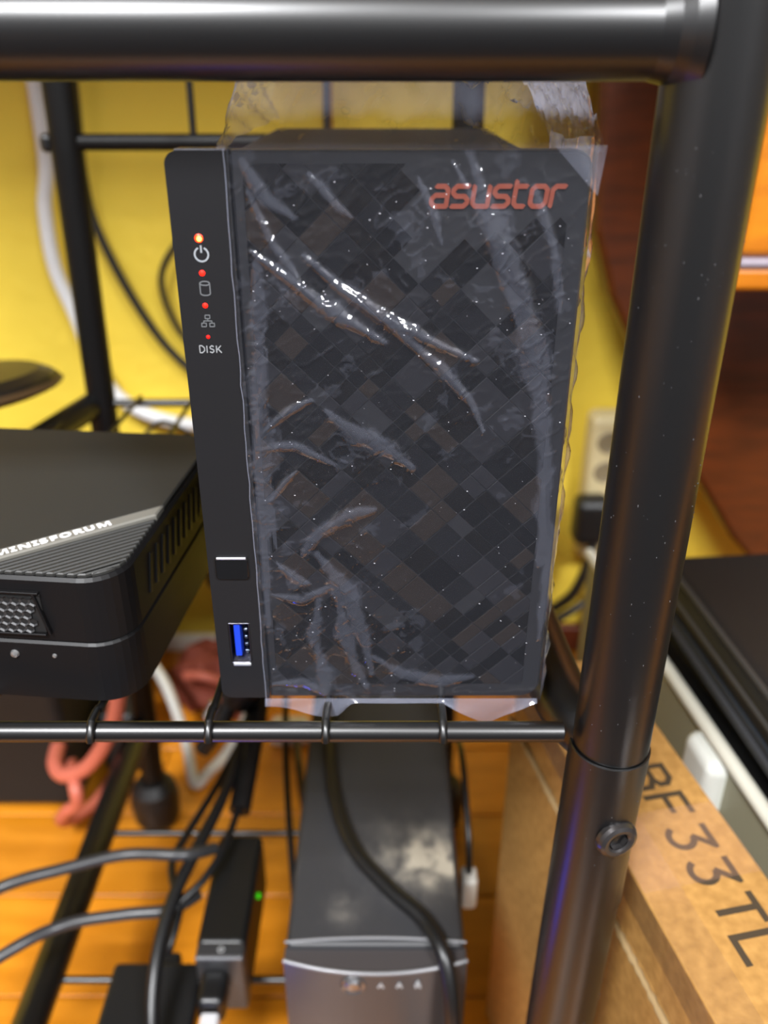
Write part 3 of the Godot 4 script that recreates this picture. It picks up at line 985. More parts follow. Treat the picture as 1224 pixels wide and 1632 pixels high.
func mini_pc() -> void:
	# local frame: origin at the front right corner, +x right, +z towards the viewer
	var t := thing("mini_computer", "flat black mini computer with ribbed top corner and honeycomb vent, left of the drive", "computer", Vector3(-0.0790, 0.3765, -0.2150), deg_to_rad(-5.6))
	var W := 0.170
	var D := 0.1130
	var dark := mat(Color(0.055, 0.052, 0.056), 0.42, 0.0, 0.35)
	var topm := mat(Color(0.16, 0.158, 0.15), 0.5)
	topm.heightmap_enabled = true
	topm.heightmap_texture = noise_tex(0.2, Color.BLACK, Color.WHITE, 1.0, 9, 128)
	topm.heightmap_scale = 0.002
	topm.uv1_triplanar = true
	topm.uv1_scale = Vector3(60, 60, 60)
	var plan := rrect(W, D, 0.013, 8, Vector2(-W / 2, D / 2))       # x, and y = away from the viewer
	var rot := Transform3D(Basis.from_euler(Vector3(-PI / 2, 0, 0)), Vector3.ZERO)   # plan (x, y, z) -> (x, z up, -y)
	var lower := MB.new()
	lower.xf = rot
	lower.prism(plan, 0.0035, 0.0255, 0.0008)
	part("lower_shell", lower, dark, t, true)
	var mid := MB.new()
	mid.xf = rot
	var plan2 := rrect(W - 0.002, D - 0.002, 0.012, 8, Vector2(-W / 2, D / 2))
	mid.prism(plan2, 0.025, 0.0275)
	part("seam", mid, mat(Color(0.02, 0.02, 0.02), 0.6), t, true)
	var upper := MB.new()
	upper.xf = rot
	upper.prism(plan, 0.0265, 0.0490, 0.0010)
	part("upper_shell", upper, dark, t, true)
	# top: smooth plate behind the diagonal strip, ribs in front of it
	var a := Vector2(-0.0415, 0.0095)
	var b := Vector2(-0.0050, 0.0405)
	var d := (b - a).normalized()
	var nrm := Vector2(-d.y, d.x)          # away from the viewer
	var inner := rrect(W - 0.003, D - 0.003, 0.0115, 8, Vector2(-W / 2, D / 2))
	var half := func(off0: float, off1: float) -> PackedVector2Array:
		return PackedVector2Array([a - d + nrm * off0, a + d + nrm * off0, a + d + nrm * off1, a - d + nrm * off1])
	var pl := MB.new()
	pl.xf = rot
	pl.prism(cut(inner, half.call(0.0030, 0.5)), 0.0488, 0.0506, 0.0006)
	part("top_plate", pl, topm, t, true)
	var stp := MB.new()
	stp.xf = rot
	stp.prism(cut(inner, half.call(-0.0030, 0.0026)), 0.0488, 0.0512, 0.0005)
	var band := part("name_strip", stp, mat(Color(0.50, 0.49, 0.46), 0.30, 0.3), t, true)
	var k := 0
	while k < 14:
		var o0 := -0.0036 - k * 0.0021
		var half_poly = half.call(o0 - 0.0014, o0)
		if Geometry2D.intersect_polygons(scaled(inner), scaled(half_poly)).is_empty():
			break
		var rb := MB.new()
		rb.xf = rot
		rb.prism(cut(inner, half_poly), 0.0485, 0.0502, 0.0004)
		part("rib", rb, topm, t, true)
		k += 1
	# lettering on the strip
	var tm := TextMesh.new()
	var sf := SystemFont.new()
	sf.font_names = PackedStringArray(["Droid Sans"])
	sf.font_weight = 700
	tm.font = sf
	tm.text = "MINISFORUM"
	tm.font_size = 64
	tm.pixel_size = 0.001
	tm.depth = 0.004
	var bb := tm.get_aabb()
	var txt := part_mesh("lettering", tm, mat(Color(0.93, 0.93, 0.93), 0.4), band, true)
	var sx := 0.0365 / maxf(bb.size.x, 0.001)
	var sy := 0.0031 / maxf(bb.size.y, 0.001)
	var ctr := a + d * 0.0170 - nrm * 0.0002
	var bx := Vector3(d.x, 0, -d.y)
	var by := Vector3(nrm.x, 0, -nrm.y)
	txt.transform = Transform3D(Basis(bx * sx, by * sy, Vector3.UP * 0.1), Vector3(ctr.x, 0.0512, -ctr.y) - bx * sx * bb.get_center().x - by * sy * bb.get_center().y)
	# honeycomb vent on the front face
	var vent := part("vent", MB.new().rbox(Vector3(-0.0840, 0.0365, 0.0001), Vector3(0.1180, 0.0138, 0.0010), 0.0003, 1), mat(Color(0.02, 0.02, 0.02), 0.7), t, true)
	var hex := MB.new()
	var R := 0.00165
	for row in 5:
		for col in 46:
			var c := Vector2(-0.1415 + col * R * 1.732 + (R * 0.866 if row % 2 else 0.0), 0.0311 + row * R * 1.5)
			if c.x > -0.0262 - (0.0005 * (4 - row)):
				continue
			for i in 6:
				var a0 := TAU * (i + 0.5) / 6
				var a1 := TAU * (i + 1.5) / 6
				var o0 := Vector3(c.x + cos(a0) * R, c.y + sin(a0) * R, 0.0011)
				var o1 := Vector3(c.x + cos(a1) * R, c.y + sin(a1) * R, 0.0011)
				var i0 := Vector3(c.x + cos(a0) * R * 0.72, c.y + sin(a0) * R * 0.72, 0.0006)
				var i1 := Vector3(c.x + cos(a1) * R * 0.72, c.y + sin(a1) * R * 0.72, 0.0006)
				var nn := (o1 - o0).cross(i0 - o0).normalized()
				hex.quad(o0, o1, i1, i0, nn if nn.z > 0 else -nn)
	part("honeycomb", hex, mat(Color(0.26, 0.26, 0.265), 0.32, 0.4), vent)
	var fr := MB.new()
	fr.rbox(Vector3(-0.0840, 0.0441, 0.0007), Vector3(0.1180, 0.0008, 0.0016), 0.0003, 1)
	fr.rbox(Vector3(-0.0840, 0.0291, 0.0007), Vector3(0.1180, 0.0008, 0.0016), 0.0003, 1)
	fr.xf = Transform3D(Basis.from_euler(Vector3(0, 0, deg_to_rad(12))), Vector3(-0.0252, 0.0366, 0.0007))
	fr.rbox(Vector3.ZERO, Vector3(0.0008, 0.0150, 0.0016), 0.0003, 1)
	part("vent_frame", fr, dark, vent)
	for q in [[-0.0375, 0.0205, 0.0011], [-0.0245, 0.0205, 0.0006]]:
		var kn := MB.new()
		kn.xf = Transform3D(Basis.from_euler(Vector3(PI / 2, 0, 0)), Vector3(q[0], q[1], 0.0))
		kn.lathe([Vector2(0, q[2]), Vector2(q[2], q[2] * 0.7), Vector2(q[2] * 1.3, 0.0)], 16)
		part("front_button", kn, mat(Color(0.65, 0.65, 0.65), 0.3, 0.8), t, true)
	for i in 11:
		var sl := MB.new()
		sl.xf = Transform3D(Basis.from_euler(Vector3(deg_to_rad(-18), 0, 0)), Vector3(0.0, 0.0375, -0.025 - i * 0.0062))
		sl.rbox(Vector3.ZERO, Vector3(0.0008, 0.0135, 0.0024), 0.0003, 1)
		part("side_slot", sl, mat(Color(0.03, 0.03, 0.03), 0.3), t, true)
	for x in [-0.02, -0.15]:
		for y in [0.02, 0.093]:
			part("foot", MB.new().rbox(Vector3(x, 0.002, -y), Vector3(0.012, 0.004, 0.012), 0.001, 1), mat(Color(0.03, 0.03, 0.03), 0.9), t, true)


func scaled(p: PackedVector2Array) -> PackedVector2Array:
	var q := PackedVector2Array()
	for e in p:
		q.append(e * 1000.0)
	return q


func cable(called: String, pts: Array, r: float, m: Material, label: String, category := "cable", group := "") -> MeshInstance3D:
	return solo(called, MB.new().tube(curve(pts, 8), r, 12), m, label, category, group)


func under_shelf() -> void:
	var blk := mat(Color(0.05, 0.05, 0.05), 0.4)
	var rub := mat(Color(0.055, 0.055, 0.058), 0.38)
	var grey := mat(Color(0.17, 0.17, 0.175), 0.34)
	# battery backup unit
	var t := thing("battery_backup", "dusty dark grey battery backup unit with curved front, under the shelf", "power supply", Vector3(-0.004, 0.1057, -0.34))
	var case_m := mat(Color(0.15, 0.15, 0.16), 0.45)
	part("case", MB.new().rbox(Vector3(-0.004, 0.1527, -0.3975), Vector3(0.0835, 0.0940, 0.2760), 0.003, 2), case_m, t)
	var dust := mat(Color.WHITE, 0.6)
	var fz := FastNoiseLite.new()
	fz.seed = 8
	fz.frequency = 0.035
	fz.fractal_octaves = 4
	var im := Image.create(160, 440, false, Image.FORMAT_RGB8)
	for yy in 440:
		for xx in 160:
			var p := Vector2(xx / 160.0, yy / 440.0)      # u across, v from the back edge to the front edge
			var q := (p - Vector2(0.90, 0.836)) * Vector2(1.0, 3.4)
			var w := exp(-q.length_squared() * 26.0) * 1.25
			var q2 := (p - Vector2(0.66, 0.825)) * Vector2(1.0, 3.4)
			w += exp(-q2.length_squared() * 14.0) * 0.42
			var q3 := (p - Vector2(0.30, 0.945)) * Vector2(1.0, 3.4)
			w += exp(-q3.length_squared() * 120.0) * 0.4
			w = clampf(w * (0.80 + 0.9 * fz.get_noise_2d(xx * 1.1, yy * 1.1)), 0.0, 1.0) * 0.8
			w += 0.05 * maxf(0.0, fz.get_noise_2d(xx * 6.0 + 99.0, yy * 6.0))
			im.set_pixel(xx, yy, Color(0.15, 0.15, 0.16).lerp(Color(0.74, 0.70, 0.62), clampf(w, 0.0, 0.9)))
	dust.albedo_texture = ImageTexture.create_from_image(im)
	var tp := MB.new()
	tp.quad(Vector3(-0.0435, 0.20005, -0.533), Vector3(0.0355, 0.20005, -0.533), Vector3(0.0355, 0.20005, -0.263), Vector3(-0.0435, 0.20005, -0.263), Vector3.UP)
	tp.quad(Vector3(-0.0435, 0.1990, -0.533), Vector3(0.0355, 0.1990, -0.533), Vector3(0.0355, 0.1990, -0.263), Vector3(-0.0435, 0.1990, -0.263), Vector3.DOWN)
	part("top_cover", tp, dust, t)
	var bez := PackedVector2Array()
	var back := []
	var front := []
	for i in 17:
		var g := i / 16.0
		var x := lerpf(-0.0462, 0.0382, g)
		var s := 1.0 - pow(g * 2.0 - 1.0, 2.0)
		back.append(Vector3(x, 0.1998, -0.2612 - 0.0022 * s))
		front.append(Vector3(x, 0.1975, -0.2535 + 0.0065 * s))
	for p in back:
		bez.append(Vector2(p.x, -p.z))
	front.reverse()
	for p in front:
		bez.append(Vector2(p.x, -p.z))
	var bz := MB.new()
	bz.xf = Transform3D(Basis.from_euler(Vector3(-PI / 2, 0, 0)), Vector3.ZERO)
	bz.prism(bez, 0.1060, 0.1965, 0.0006)
	var fb := part("front_bezel", bz, mat(Color(0.22, 0.205, 0.205), 0.38), t)
	part("bezel_edge", MB.new().tube(back, 0.0007, 8), mat(Color(0.48, 0.48, 0.49), 0.3, 0.3), fb)
	part("bezel_edge", MB.new().tube(front, 0.0010, 8), mat(Color(0.48, 0.48, 0.49), 0.3, 0.3), fb)
	var kb := MB.new()
	kb.xf = Transform3D(Basis.from_euler(Vector3(PI / 2, 0, 0)), Vector3(-0.0140, 0.1895, -0.2475))
	kb.lathe([Vector2(0, 0.0022), Vector2(0.0028, 0.0020), Vector2(0.0040, 0.0008), Vector2(0.0054, 0.0014), Vector2(0.0060, 0.0)], 28)
	part("power_button", kb, mat(Color(0.55, 0.55, 0.56), 0.22, 0.9), fb)
	for i in 3:
		var c := Vector2(-0.0015 + i * 0.0085, 0.1890)
		part("icon", MB.new().stroke([[c + Vector2(-0.0012, -0.0012), c + Vector2(0, 0.0014), c + Vector2(0.0012, -0.0012)]], 0.0008, -0.2490, -0.2467), mat(Color(0.6, 0.6, 0.6), 0.4), fb)
	for x in [-0.038, 0.030]:
		for z in [-0.30, -0.50]:
			part("foot", MB.new().tube([Vector3(x, 0.1080, z), Vector3(x, 0.1057, z)], 0.006, 16), blk, t)
	cable("power_cable", [Vector3(-0.030, 0.21, -0.56), Vector3(-0.0335, 0.2042, -0.43), Vector3(-0.0305, 0.2040, -0.372), Vector3(-0.0240, 0.2040, -0.335), Vector3(-0.0135, 0.2040, -0.308), Vector3(0.0030, 0.2040, -0.2865), Vector3(0.0190, 0.2045, -0.2690), Vector3(0.0280, 0.2010, -0.2500), Vector3(0.0315, 0.170, -0.2380), Vector3(0.032, 0.10, -0.236)], 0.0037, rub, "thick black cable snaking over the top of the battery backup unit")
	# long power brick
	t = thing("power_brick", "long black power brick beside the battery backup unit, plug end towards the camera", "power adapter", Vector3(-0.0865, 0.1057, -0.33))
	part("housing", MB.new().rbox(Vector3(-0.0865, 0.1280, -0.3330), Vector3(0.0265, 0.0440, 0.0740), 0.004, 3), blk, t)
	part("end_cap", MB.new().rbox(Vector3(-0.0860, 0.1290, -0.2925), Vector3(0.0255, 0.0430, 0.0100), 0.002, 2), mat(Color(0.16, 0.16, 0.165), 0.35), t)
	part("end_lip", MB.new().rbox(Vector3(-0.0860, 0.1495, -0.2885), Vector3(0.0250, 0.0024, 0.0024), 0.0009, 2), mat(Color(0.30, 0.30, 0.31), 0.3), t)
	var mk := MB.new()
	mk.xf = Transform3D(Basis.from_euler(Vector3(-PI / 2, 0, 0)), Vector3(-0.0855, 0.1505, -0.2925))
	mk.stroke([arc(Vector2.ZERO, 0.0014, 0, 180, 10), arc(Vector2.ZERO, 0.0014, 180, 360, 10)], 0.0005, -0.0003, 0.0002)
	part("round_mark", mk, mat(Color(0.6, 0.6, 0.6), 0.4), t)
	var gl := MB.new()
	gl.rbox(Vector3(-0.0726, 0.136, -0.3370), Vector3(0.0016, 0.0022, 0.0030), 0.0006, 2)
	part("indicator_led", gl, glow(Color(0.25, 0.9, 0.1), 0.8), t)
	t = thing("cord_plug", "black cord plug with a bright metal end, pushed into the long power brick", "plug", Vector3(-0.088, 0.12, -0.275))
	part("plug_body", MB.new().rbox(Vector3(-0.0885, 0.1330, -0.2790), Vector3(0.0140, 0.0180, 0.0200), 0.004, 3), rub, t)
	part("metal_end", MB.new().rbox(Vector3(-0.0880, 0.1320, -0.2620), Vector3(0.0095, 0.0110, 0.0120), 0.002, 2), mat(Color(0.85, 0.85, 0.86), 0.3, 0.4), t)
	# second brick
	t = thing("power_brick", "flat black power brick lying on the lower rods at the bottom edge of the picture", "power adapter", Vector3(-0.125, 0.1057, -0.265))
	part("housing", MB.new().rbox(Vector3(-0.1245, 0.1135, -0.2640), Vector3(0.0500, 0.0155, 0.0850), 0.003, 3), mat(Color(0.07, 0.07, 0.073), 0.4), t)
	part("collar", MB.new().rbox(Vector3(-0.1200, 0.1135, -0.3100), Vector3(0.0110, 0.0090, 0.0100), 0.002, 2), rub, t)
	# cables on the lower shelf
	cable("grey_cable", [Vector3(-0.52, 0.0040, -0.200), Vector3(-0.44, 0.012, -0.215), Vector3(-0.34, 0.100, -0.255), Vector3(-0.26, 0.155, -0.293), Vector3(-0.2065, 0.170, -0.315), Vector3(-0.1768, 0.170, -0.3272), Vector3(-0.1449, 0.170, -0.3369), Vector3(-0.1120, 0.170, -0.3369), Vector3(-0.098, 0.160, -0.350)], 0.0034, grey, "grey cable curving in from the left above the lower rods, upper one of two", "cable", "grey cables from the left")
	cable("grey_cable", [Vector3(-0.50, 0.0040, -0.150), Vector3(-0.42, 0.012, -0.165), Vector3(-0.33, 0.080, -0.205), Vector3(-0.255, 0.130, -0.255), Vector3(-0.2001, 0.150, -0.2889), Vector3(-0.1736, 0.150, -0.3072), Vector3(-0.1420, 0.150, -0.3140), Vector3(-0.1177, 0.150, -0.3170), Vector3(-0.105, 0.146, -0.330)], 0.0033, grey, "grey cable curving in from the left above the lower rods, lower one of two", "cable", "grey cables from the left")
	cable("black_cable", [Vector3(-0.090, 0.16, -0.47), Vector3(-0.1050, 0.155, -0.41), Vector3(-0.1190, 0.150, -0.3700), Vector3(-0.1235, 0.150, -0.3500), Vector3(-0.1200, 0.150, -0.3350), Vector3(-0.1130, 0.150, -0.3200), Vector3(-0.1160, 0.140, -0.300), Vector3(-0.1190, 0.128, -0.3130)], 0.0024, rub, "thin black cord looping down into the flat power brick", "cable", "black cords under the shelf")
	cable("black_cable", [Vector3(-0.088, 0.18, -0.46), Vector3(-0.0960, 0.170, -0.390), Vector3(-0.1070, 0.165, -0.3450), Vector3(-0.1150, 0.160, -0.3150), Vector3(-0.1180, 0.150, -0.2860), Vector3(-0.1160, 0.135, -0.2620), Vector3(-0.105, 0.124, -0.2350)], 0.0036, rub, "thick black cord running down over the flat power brick", "cable", "black cords under the shelf")
	cable("black_cable", [Vector3(-0.0890, 0.160, -0.3780), Vector3(-0.0930, 0.160, -0.3500), Vector3(-0.1010, 0.158, -0.3300), Vector3(-0.1120, 0.155, -0.3180)], 0.0022, rub, "short thin cord bowing out beside the long power brick", "cable", "black cords under the shelf")
	cable("black_cable", [Vector3(-0.072, 0.17, -0.505), Vector3(-0.0660, 0.150, -0.4350), Vector3(-0.0570, 0.130, -0.3700), Vector3(-0.0500, 0.115, -0.330)], 0.0022, rub, "thin dark cord between the long power brick and the battery backup unit", "cable", "black cords under the shelf")
	# plugs and wiring in the middle
	t = thing("plug_cluster", "bulky black plug with a silver tip, hanging just below the wire shelf", "plug", Vector3(-0.10, 0.20, -0.46))
	part("plug_body", MB.new().tube(curve([Vector3(-0.062, 0.235, -0.45), Vector3(-0.078, 0.215, -0.450), Vector3(-0.100, 0.190, -0.448)], 6), 0.013, 20), rub, t)
	part("strain_relief", MB.new().tube(curve([Vector3(-0.100, 0.190, -0.448), Vector3(-0.110, 0.172, -0.440), Vector3(-0.122, 0.155, -0.436)], 6), 0.0060, 14), rub, t)
	part("silver_tip", MB.new().tube([Vector3(-0.1060, 0.205, -0.425), Vector3(-0.1110, 0.196, -0.420)], 0.0045, 16), mat(Color(0.75, 0.75, 0.77), 0.25, 0.9), t)
	cable("black_cable", [Vector3(-0.02, 0.25, -0.60), Vector3(-0.058, 0.225, -0.525), Vector3(-0.081, 0.195, -0.480), Vector3(-0.0850, 0.175, -0.432), Vector3(-0.0880, 0.160, -0.3780)], 0.0068, rub, "thickest black cord dropping from the plug to the long power brick", "cable", "black cords under the shelf")
	var white := mat(Color(0.80, 0.79, 0.76), 0.45)
	cable("white_cable", [Vector3(-0.240, 0.03, -0.740), Vector3(-0.232, 0.055, -0.680), Vector3(-0.2000, 0.055, -0.625), Vector3(-0.1790, 0.025, -0.590), Vector3(-0.1660, 0.006, -0.5560), Vector3(-0.155, 0.010, -0.565), Vector3(-0.1390, 0.015, -0.590), Vector3(-0.115, 0.05, -0.63)], 0.0050, white, "white cable bent in a V on the floor behind the rack")
	t = thing("white_plug", "small white plug lying on the floor behind the wire shelf rod", "plug", Vector3(-0.09, 0, -0.61))
	part("plug_body", MB.new().rbox(Vector3(-0.088, 0.010, -0.618), Vector3(0.036, 0.020, 0.024), 0.005, 2), white, t)
	part("cord", MB.new().tube(curve([Vector3(-0.082, 0.010, -0.607), Vector3(-0.076, 0.020, -0.570), Vector3(-0.0690, 0.012, -0.535), Vector3(-0.060, 0.006, -0.500)], 6), 0.0036, 10), mat(Color(0.14, 0.08, 0.06), 0.5), t)
	t = thing("white_plug", "small white plug hanging on its cord between the battery backup unit and the brown carton", "plug", Vector3(0.047, 0.14, -0.33))
	part("plug_body", MB.new().rbox(Vector3(0.0475, 0.1520, -0.3300), Vector3(0.0090, 0.0230, 0.0130), 0.003, 3), white, t)
	part("cord", MB.new().tube(curve([Vector3(0.0475, 0.162, -0.330), Vector3(0.0470, 0.185, -0.345), Vector3(0.0460, 0.195, -0.40), Vector3(0.046, 0.10, -0.50), Vector3(0.05, 0.006, -0.58)], 6), 0.0018, 8), rub, t)
	# big black box and its copper coloured cable at the left
	t = thing("black_box", "large plain black box standing on the floor left of the rack", "box", Vector3(-0.36, 0, -0.60))
	part("body", MB.new().rbox(Vector3(-0.375, 0.150, -0.600), Vector3(0.240, 0.284, 0.150), 0.010, 3), mat(Color(0.02, 0.02, 0.02), 0.7), t)
	for x in [-0.47, -0.28]:
		for z in [-0.55, -0.65]:
			part("foot", MB.new().tube([Vector3(x, 0.012, z), Vector3(x, 0.0, z)], 0.012, 16), blk, t)
	var salmon := mat(Color(0.72, 0.38, 0.30), 0.45)
	cable("pink_cable", [Vector3(-0.185, 0.200, -0.505), Vector3(-0.195, 0.150, -0.490), Vector3(-0.2024, 0.1266, -0.488), Vector3(-0.2141, 0.1051, -0.487), Vector3(-0.2286, 0.0881, -0.487), Vector3(-0.2472, 0.0778, -0.492), Vector3(-0.2590, 0.0760, -0.506), Vector3(-0.2640, 0.0750, -0.530)], 0.0060, salmon, "thick salmon pink cable curving past the corner of the large black box", "cable", "salmon pink cables")
	cable("pink_cable", [Vector3(-0.250, 0.066, -0.516), Vector3(-0.2420, 0.0780, -0.496), Vector3(-0.2336, 0.0762, -0.478), Vector3(-0.2350, 0.0619, -0.478), Vector3(-0.2460, 0.0500, -0.482), Vector3(-0.2560, 0.0330, -0.490), Vector3(-0.2580, 0.0150, -0.505), Vector3(-0.2480, 0.0056, -0.530), Vector3(-0.240, 0.0055, -0.56)], 0.0050, salmon, "short salmon pink cable bending down to the floor in front of the large black box", "cable", "salmon pink cables")
	t = thing("dark_adapter", "dark grey adapter with a shiny screw, tucked beside the large black box", "power adapter", Vector3(-0.235, 0, -0.60))
	part("body", MB.new().rbox(Vector3(-0.2330, 0.0330, -0.5980), Vector3(0.0340, 0.0660, 0.0500), 0.006, 2), mat(Color(0.09, 0.09, 0.09), 0.5), t)
	var scw := MB.new()
	scw.xf = Transform3D(Basis.from_euler(Vector3(PI / 2, 0, 0)), Vector3(-0.2260, 0.0350, -0.5730))
	scw.lathe([Vector2(0, 0.0035), Vector2(0.004, 0.0028), Vector2(0.0055, 0.0)], 16)
	part("screw", scw, mat(Color(0.6, 0.6, 0.62), 0.3, 0.8), t)
	# rust brown bundle by the wall
	t = thing("cloth_bundle", "rust brown crumpled bundle in the shade at the foot of the yellow wall", "cloth", Vector3(-0.185, 0, -0.69))
	var lump := MB.new()
	var fz2 := FastNoiseLite.new()
	fz2.seed = 31
	fz2.frequency = 0.9
	var P := []
	for j in 15:
		var line := PackedVector3Array()
		for i in 33:
			var th := TAU * i / 32.0
			var ph := PI * 0.5 * j / 14.0
			var dir := Vector3(cos(th) * cos(ph), sin(ph), sin(th) * cos(ph))
			var rr := 1.0 + 0.45 * fz2.get_noise_3d(dir.x * 2.0, dir.y * 2.0, dir.z * 2.0)
			line.append(Vector3(-0.168, 0, -0.695) + dir * Vector3(0.055, 0.045, 0.040) * rr)
		P.append(line)
	lump.sheet(P, true)
	part("fabric", lump, mat(Color(0.45, 0.19, 0.12), 0.8), t)
	part("drawstring", MB.new().tube(curve([Vector3(-0.190, 0.045, -0.655), Vector3(-0.170, 0.052, -0.645), Vector3(-0.150, 0.040, -0.645), Vector3(-0.140, 0.010, -0.635)], 6), 0.0045, 10), mat(Color(0.66, 0.34, 0.27), 0.6), t)


func blue_gadget() -> void:
	# its blue light shows as thin lines under the black rods and at the film's hem
	var c := Vector3(-0.100, 0.1057, -0.195)
	var t := thing("network_hub", "small black network hub with a blue lit lens, on the lower shelf below the picture", "hub", c)
	part("housing", MB.new().rbox(c + Vector3(0, 0.0125, 0), Vector3(0.070, 0.025, 0.050), 0.005, 3), mat(Color(0.05, 0.05, 0.05), 0.4), t)
	part("led_lens", MB.new().rbox(c + Vector3(0, 0.0256, 0), Vector3(0.044, 0.0030, 0.022), 0.001, 2), glow(Color(0.10, 0.20, 1.0), 2.0), t)
	var l := AreaLight3D.new()
	l.name = "lens_light"
	l.area_size = Vector2(0.042, 0.020)
	l.light_energy = 0.0032
	l.light_color = Color(0.22, 0.34, 1.0)
	l.rotation_degrees = Vector3(90, 0, 0)
	l.position = Vector3(0, 0.0285, 0)
	l.shadow_enabled = true
	l.set("area_range", 8.0)
	t.add_child(l)


func right_side() -> void:
	var kraft := mat(Color.WHITE, 0.75)
	kraft.albedo_texture = noise_tex(0.05, Color(0.58, 0.42, 0.20), Color(0.67, 0.50, 0.26), 1.0, 41)
	kraft.uv1_triplanar = true
	kraft.uv1_scale = Vector3(12, 12, 12)
	var yaw := deg_to_rad(11.8)
	var org := Vector3(0.0946, 0.0, -0.2276)
	# tall carton, torn at its upper edge (local frame: x across, z along towards the viewer)
	var t := thing("tall_carton", "tall plain brown carton with a torn upper edge, behind the rack post", "carton", org, yaw)
	part("walls", MB.new().rbox(Vector3(0.0250, 0.1270, -0.0140), Vector3(0.0500, 0.2540, 0.2320), 0.0012, 1), kraft, t, true)
	var torn := MB.new()
	var P := []
	for j in 7:
		var line := PackedVector3Array()
		var w := TAU * j / 6.0
		for i in 90:
			var z := lerpf(-0.130, 0.102, i / 89.0)
			var r := 0.0014 * (1.0 + 0.22 * sin(i * 1.3) * sin(i * 0.71) + 0.25 * sin(i * 3.1))
			line.append(Vector3(-0.0008 + cos(w) * r, 0.2540 + sin(w) * r, z))
		P.append(line)
	torn.sheet(P, true)
	part("torn_edge", torn, mat(Color(0.62, 0.52, 0.36), 0.9), t, true)
	# long narrow carton on top
	t = thing("narrow_carton", "long narrow brown carton printed BF33TL, lying on the tall carton", "carton", org + Vector3(0, 0.2557, 0), yaw)
	var h := 0.0313
	var box := part("carton", MB.new().rbox(Vector3(0.0251, h / 2, 0.0), Vector3(0.0498, h, 0.256), 0.0010, 2), kraft, t, true)
	var tape := film_mat(0.004, 0.10)
	var tp := MB.new()
	tp.rbox(Vector3(0.0080, h + 0.00030, 0.0), Vector3(0.0150, 0.0001, 0.252), 0.00004, 1)
	tp.rbox(Vector3(-0.00012, h - 0.008, 0.0), Vector3(0.0001, 0.0150, 0.252), 0.00004, 1)
	tp.rbox(Vector3(0.0251, h + 0.00042, -0.008), Vector3(0.0490, 0.0001, 0.036), 0.00004, 1)
	part("clear_tape", tp, tape, t, true)
	# letters: tops towards +x, read towards +z
	var ink := MB.new()
	ink.xf = Transform3D(Basis(Vector3(0, 0, 1), Vector3(1, 0, 0), Vector3(0, 1, 0)), Vector3(0.0225, h, -0.0500))
	var c := 0.0165
	var w := 0.0115
	var r := 0.0034
	var bowl := arc(Vector2(w * 0.47, c * 0.30), c * 0.30, 88, -155, 16)
	var three := [[Vector2(0.0004, c), Vector2(w, c), Vector2(w * 0.46, c * 0.575)], bowl]
	var word := [
		[[Vector2(0, -0.0013), Vector2(0, c + 0.0013)], [Vector2(0, c), Vector2(w * 0.65, c), Vector2(w * 0.92, c * 0.86), Vector2(w * 0.92, c * 0.75)], [Vector2(w * 0.92, c * 0.78), Vector2(w * 0.92, c * 0.66), Vector2(w * 0.65, c * 0.54), Vector2(0, c * 0.54)], [Vector2(w * 0.60, c * 0.54), Vector2(w, c * 0.38), Vector2(w, c * 0.25)], [Vector2(w, c * 0.28), Vector2(w, c * 0.15), Vector2(w * 0.7, 0), Vector2(0, 0)]],
		[[Vector2(0, 0), Vector2(0, c), Vector2(w * 0.95, c)], [Vector2(0, c * 0.53), Vector2(w * 0.85, c * 0.53)]],
		three, three,
		[[Vector2(0, c), Vector2(w * 1.15, c)], [Vector2(w * 0.57, c), Vector2(w * 0.57, 0)]],
		[[Vector2(0, c), Vector2(0, 0), Vector2(w * 0.95, 0)]],
	]
	var x := 0.0
	for g in word:
		var ls := []
		for l in g:
			var q := PackedVector2Array()
			for p in l:
				q.append(p + Vector2(x, 0))
			ls.append(q)
		ink.stroke(ls, 0.0026, 0.0, 0.00008, true)
		x += 0.0167
	part("printed_letters", ink, mat(Color(0.22, 0.17, 0.10), 0.8), box)
	# white board on edge with a rolled rim, further right
	var byaw := deg_to_rad(7.3)
	var bo := Vector3(0.1530, 0, -0.3200)
	t = thing("white_board", "white plastic board with a rolled rim standing on edge, right of the brown cartons", "board", bo, byaw)
	var wh := mat(Color(0.84, 0.83, 0.77), 0.45)
	part("panel", MB.new().rbox(Vector3(0.0060, 0.1370, 0.0), Vector3(0.003, 0.274, 0.34), 0.001, 1), mat(Color(0.56, 0.55, 0.46), 0.5), t, true)  # side of the white board, its shade put into the darker colour
	part("rim", MB.new().tube([Vector3(0.0042, 0.2770, -0.170), Vector3(0.0042, 0.2770, 0.170)], 0.0036, 16), wh, t, true)
	part("latch", MB.new().rbox(Vector3(0.0040, 0.2560, 0.0080), Vector3(0.0160, 0.0330, 0.0300), 0.007, 4), mat(Color(0.88, 0.89, 0.86), 0.5), t, true)
	t = thing("storage_box", "plain black box behind the white board, under the zipped case", "box", Vector3(0.165, 0, -0.32), byaw)
	part("body", MB.new().rbox(Vector3(0.120, 0.1385, 0.020), Vector3(0.230, 0.277, 0.240), 0.004, 2), mat(Color(0.04, 0.04, 0.04), 0.6), t, true)
	# black zipped case on the bin
	t = thing("zipped_case", "black zipped soft case with stitched piping, lying beside the rim of the white board", "bag", Vector3(0.160, 0.2812, -0.320), deg_to_rad(5.5))
	var cloth := mat(Color(0.045, 0.045, 0.048), 0.55)
	cloth.heightmap_enabled = true
	cloth.heightmap_texture = noise_tex(0.35, Color.BLACK, Color.WHITE, 1.0, 15, 128)
	cloth.heightmap_scale = 0.02
	cloth.uv1_triplanar = true
	cloth.uv1_scale = Vector3(40, 40, 40)
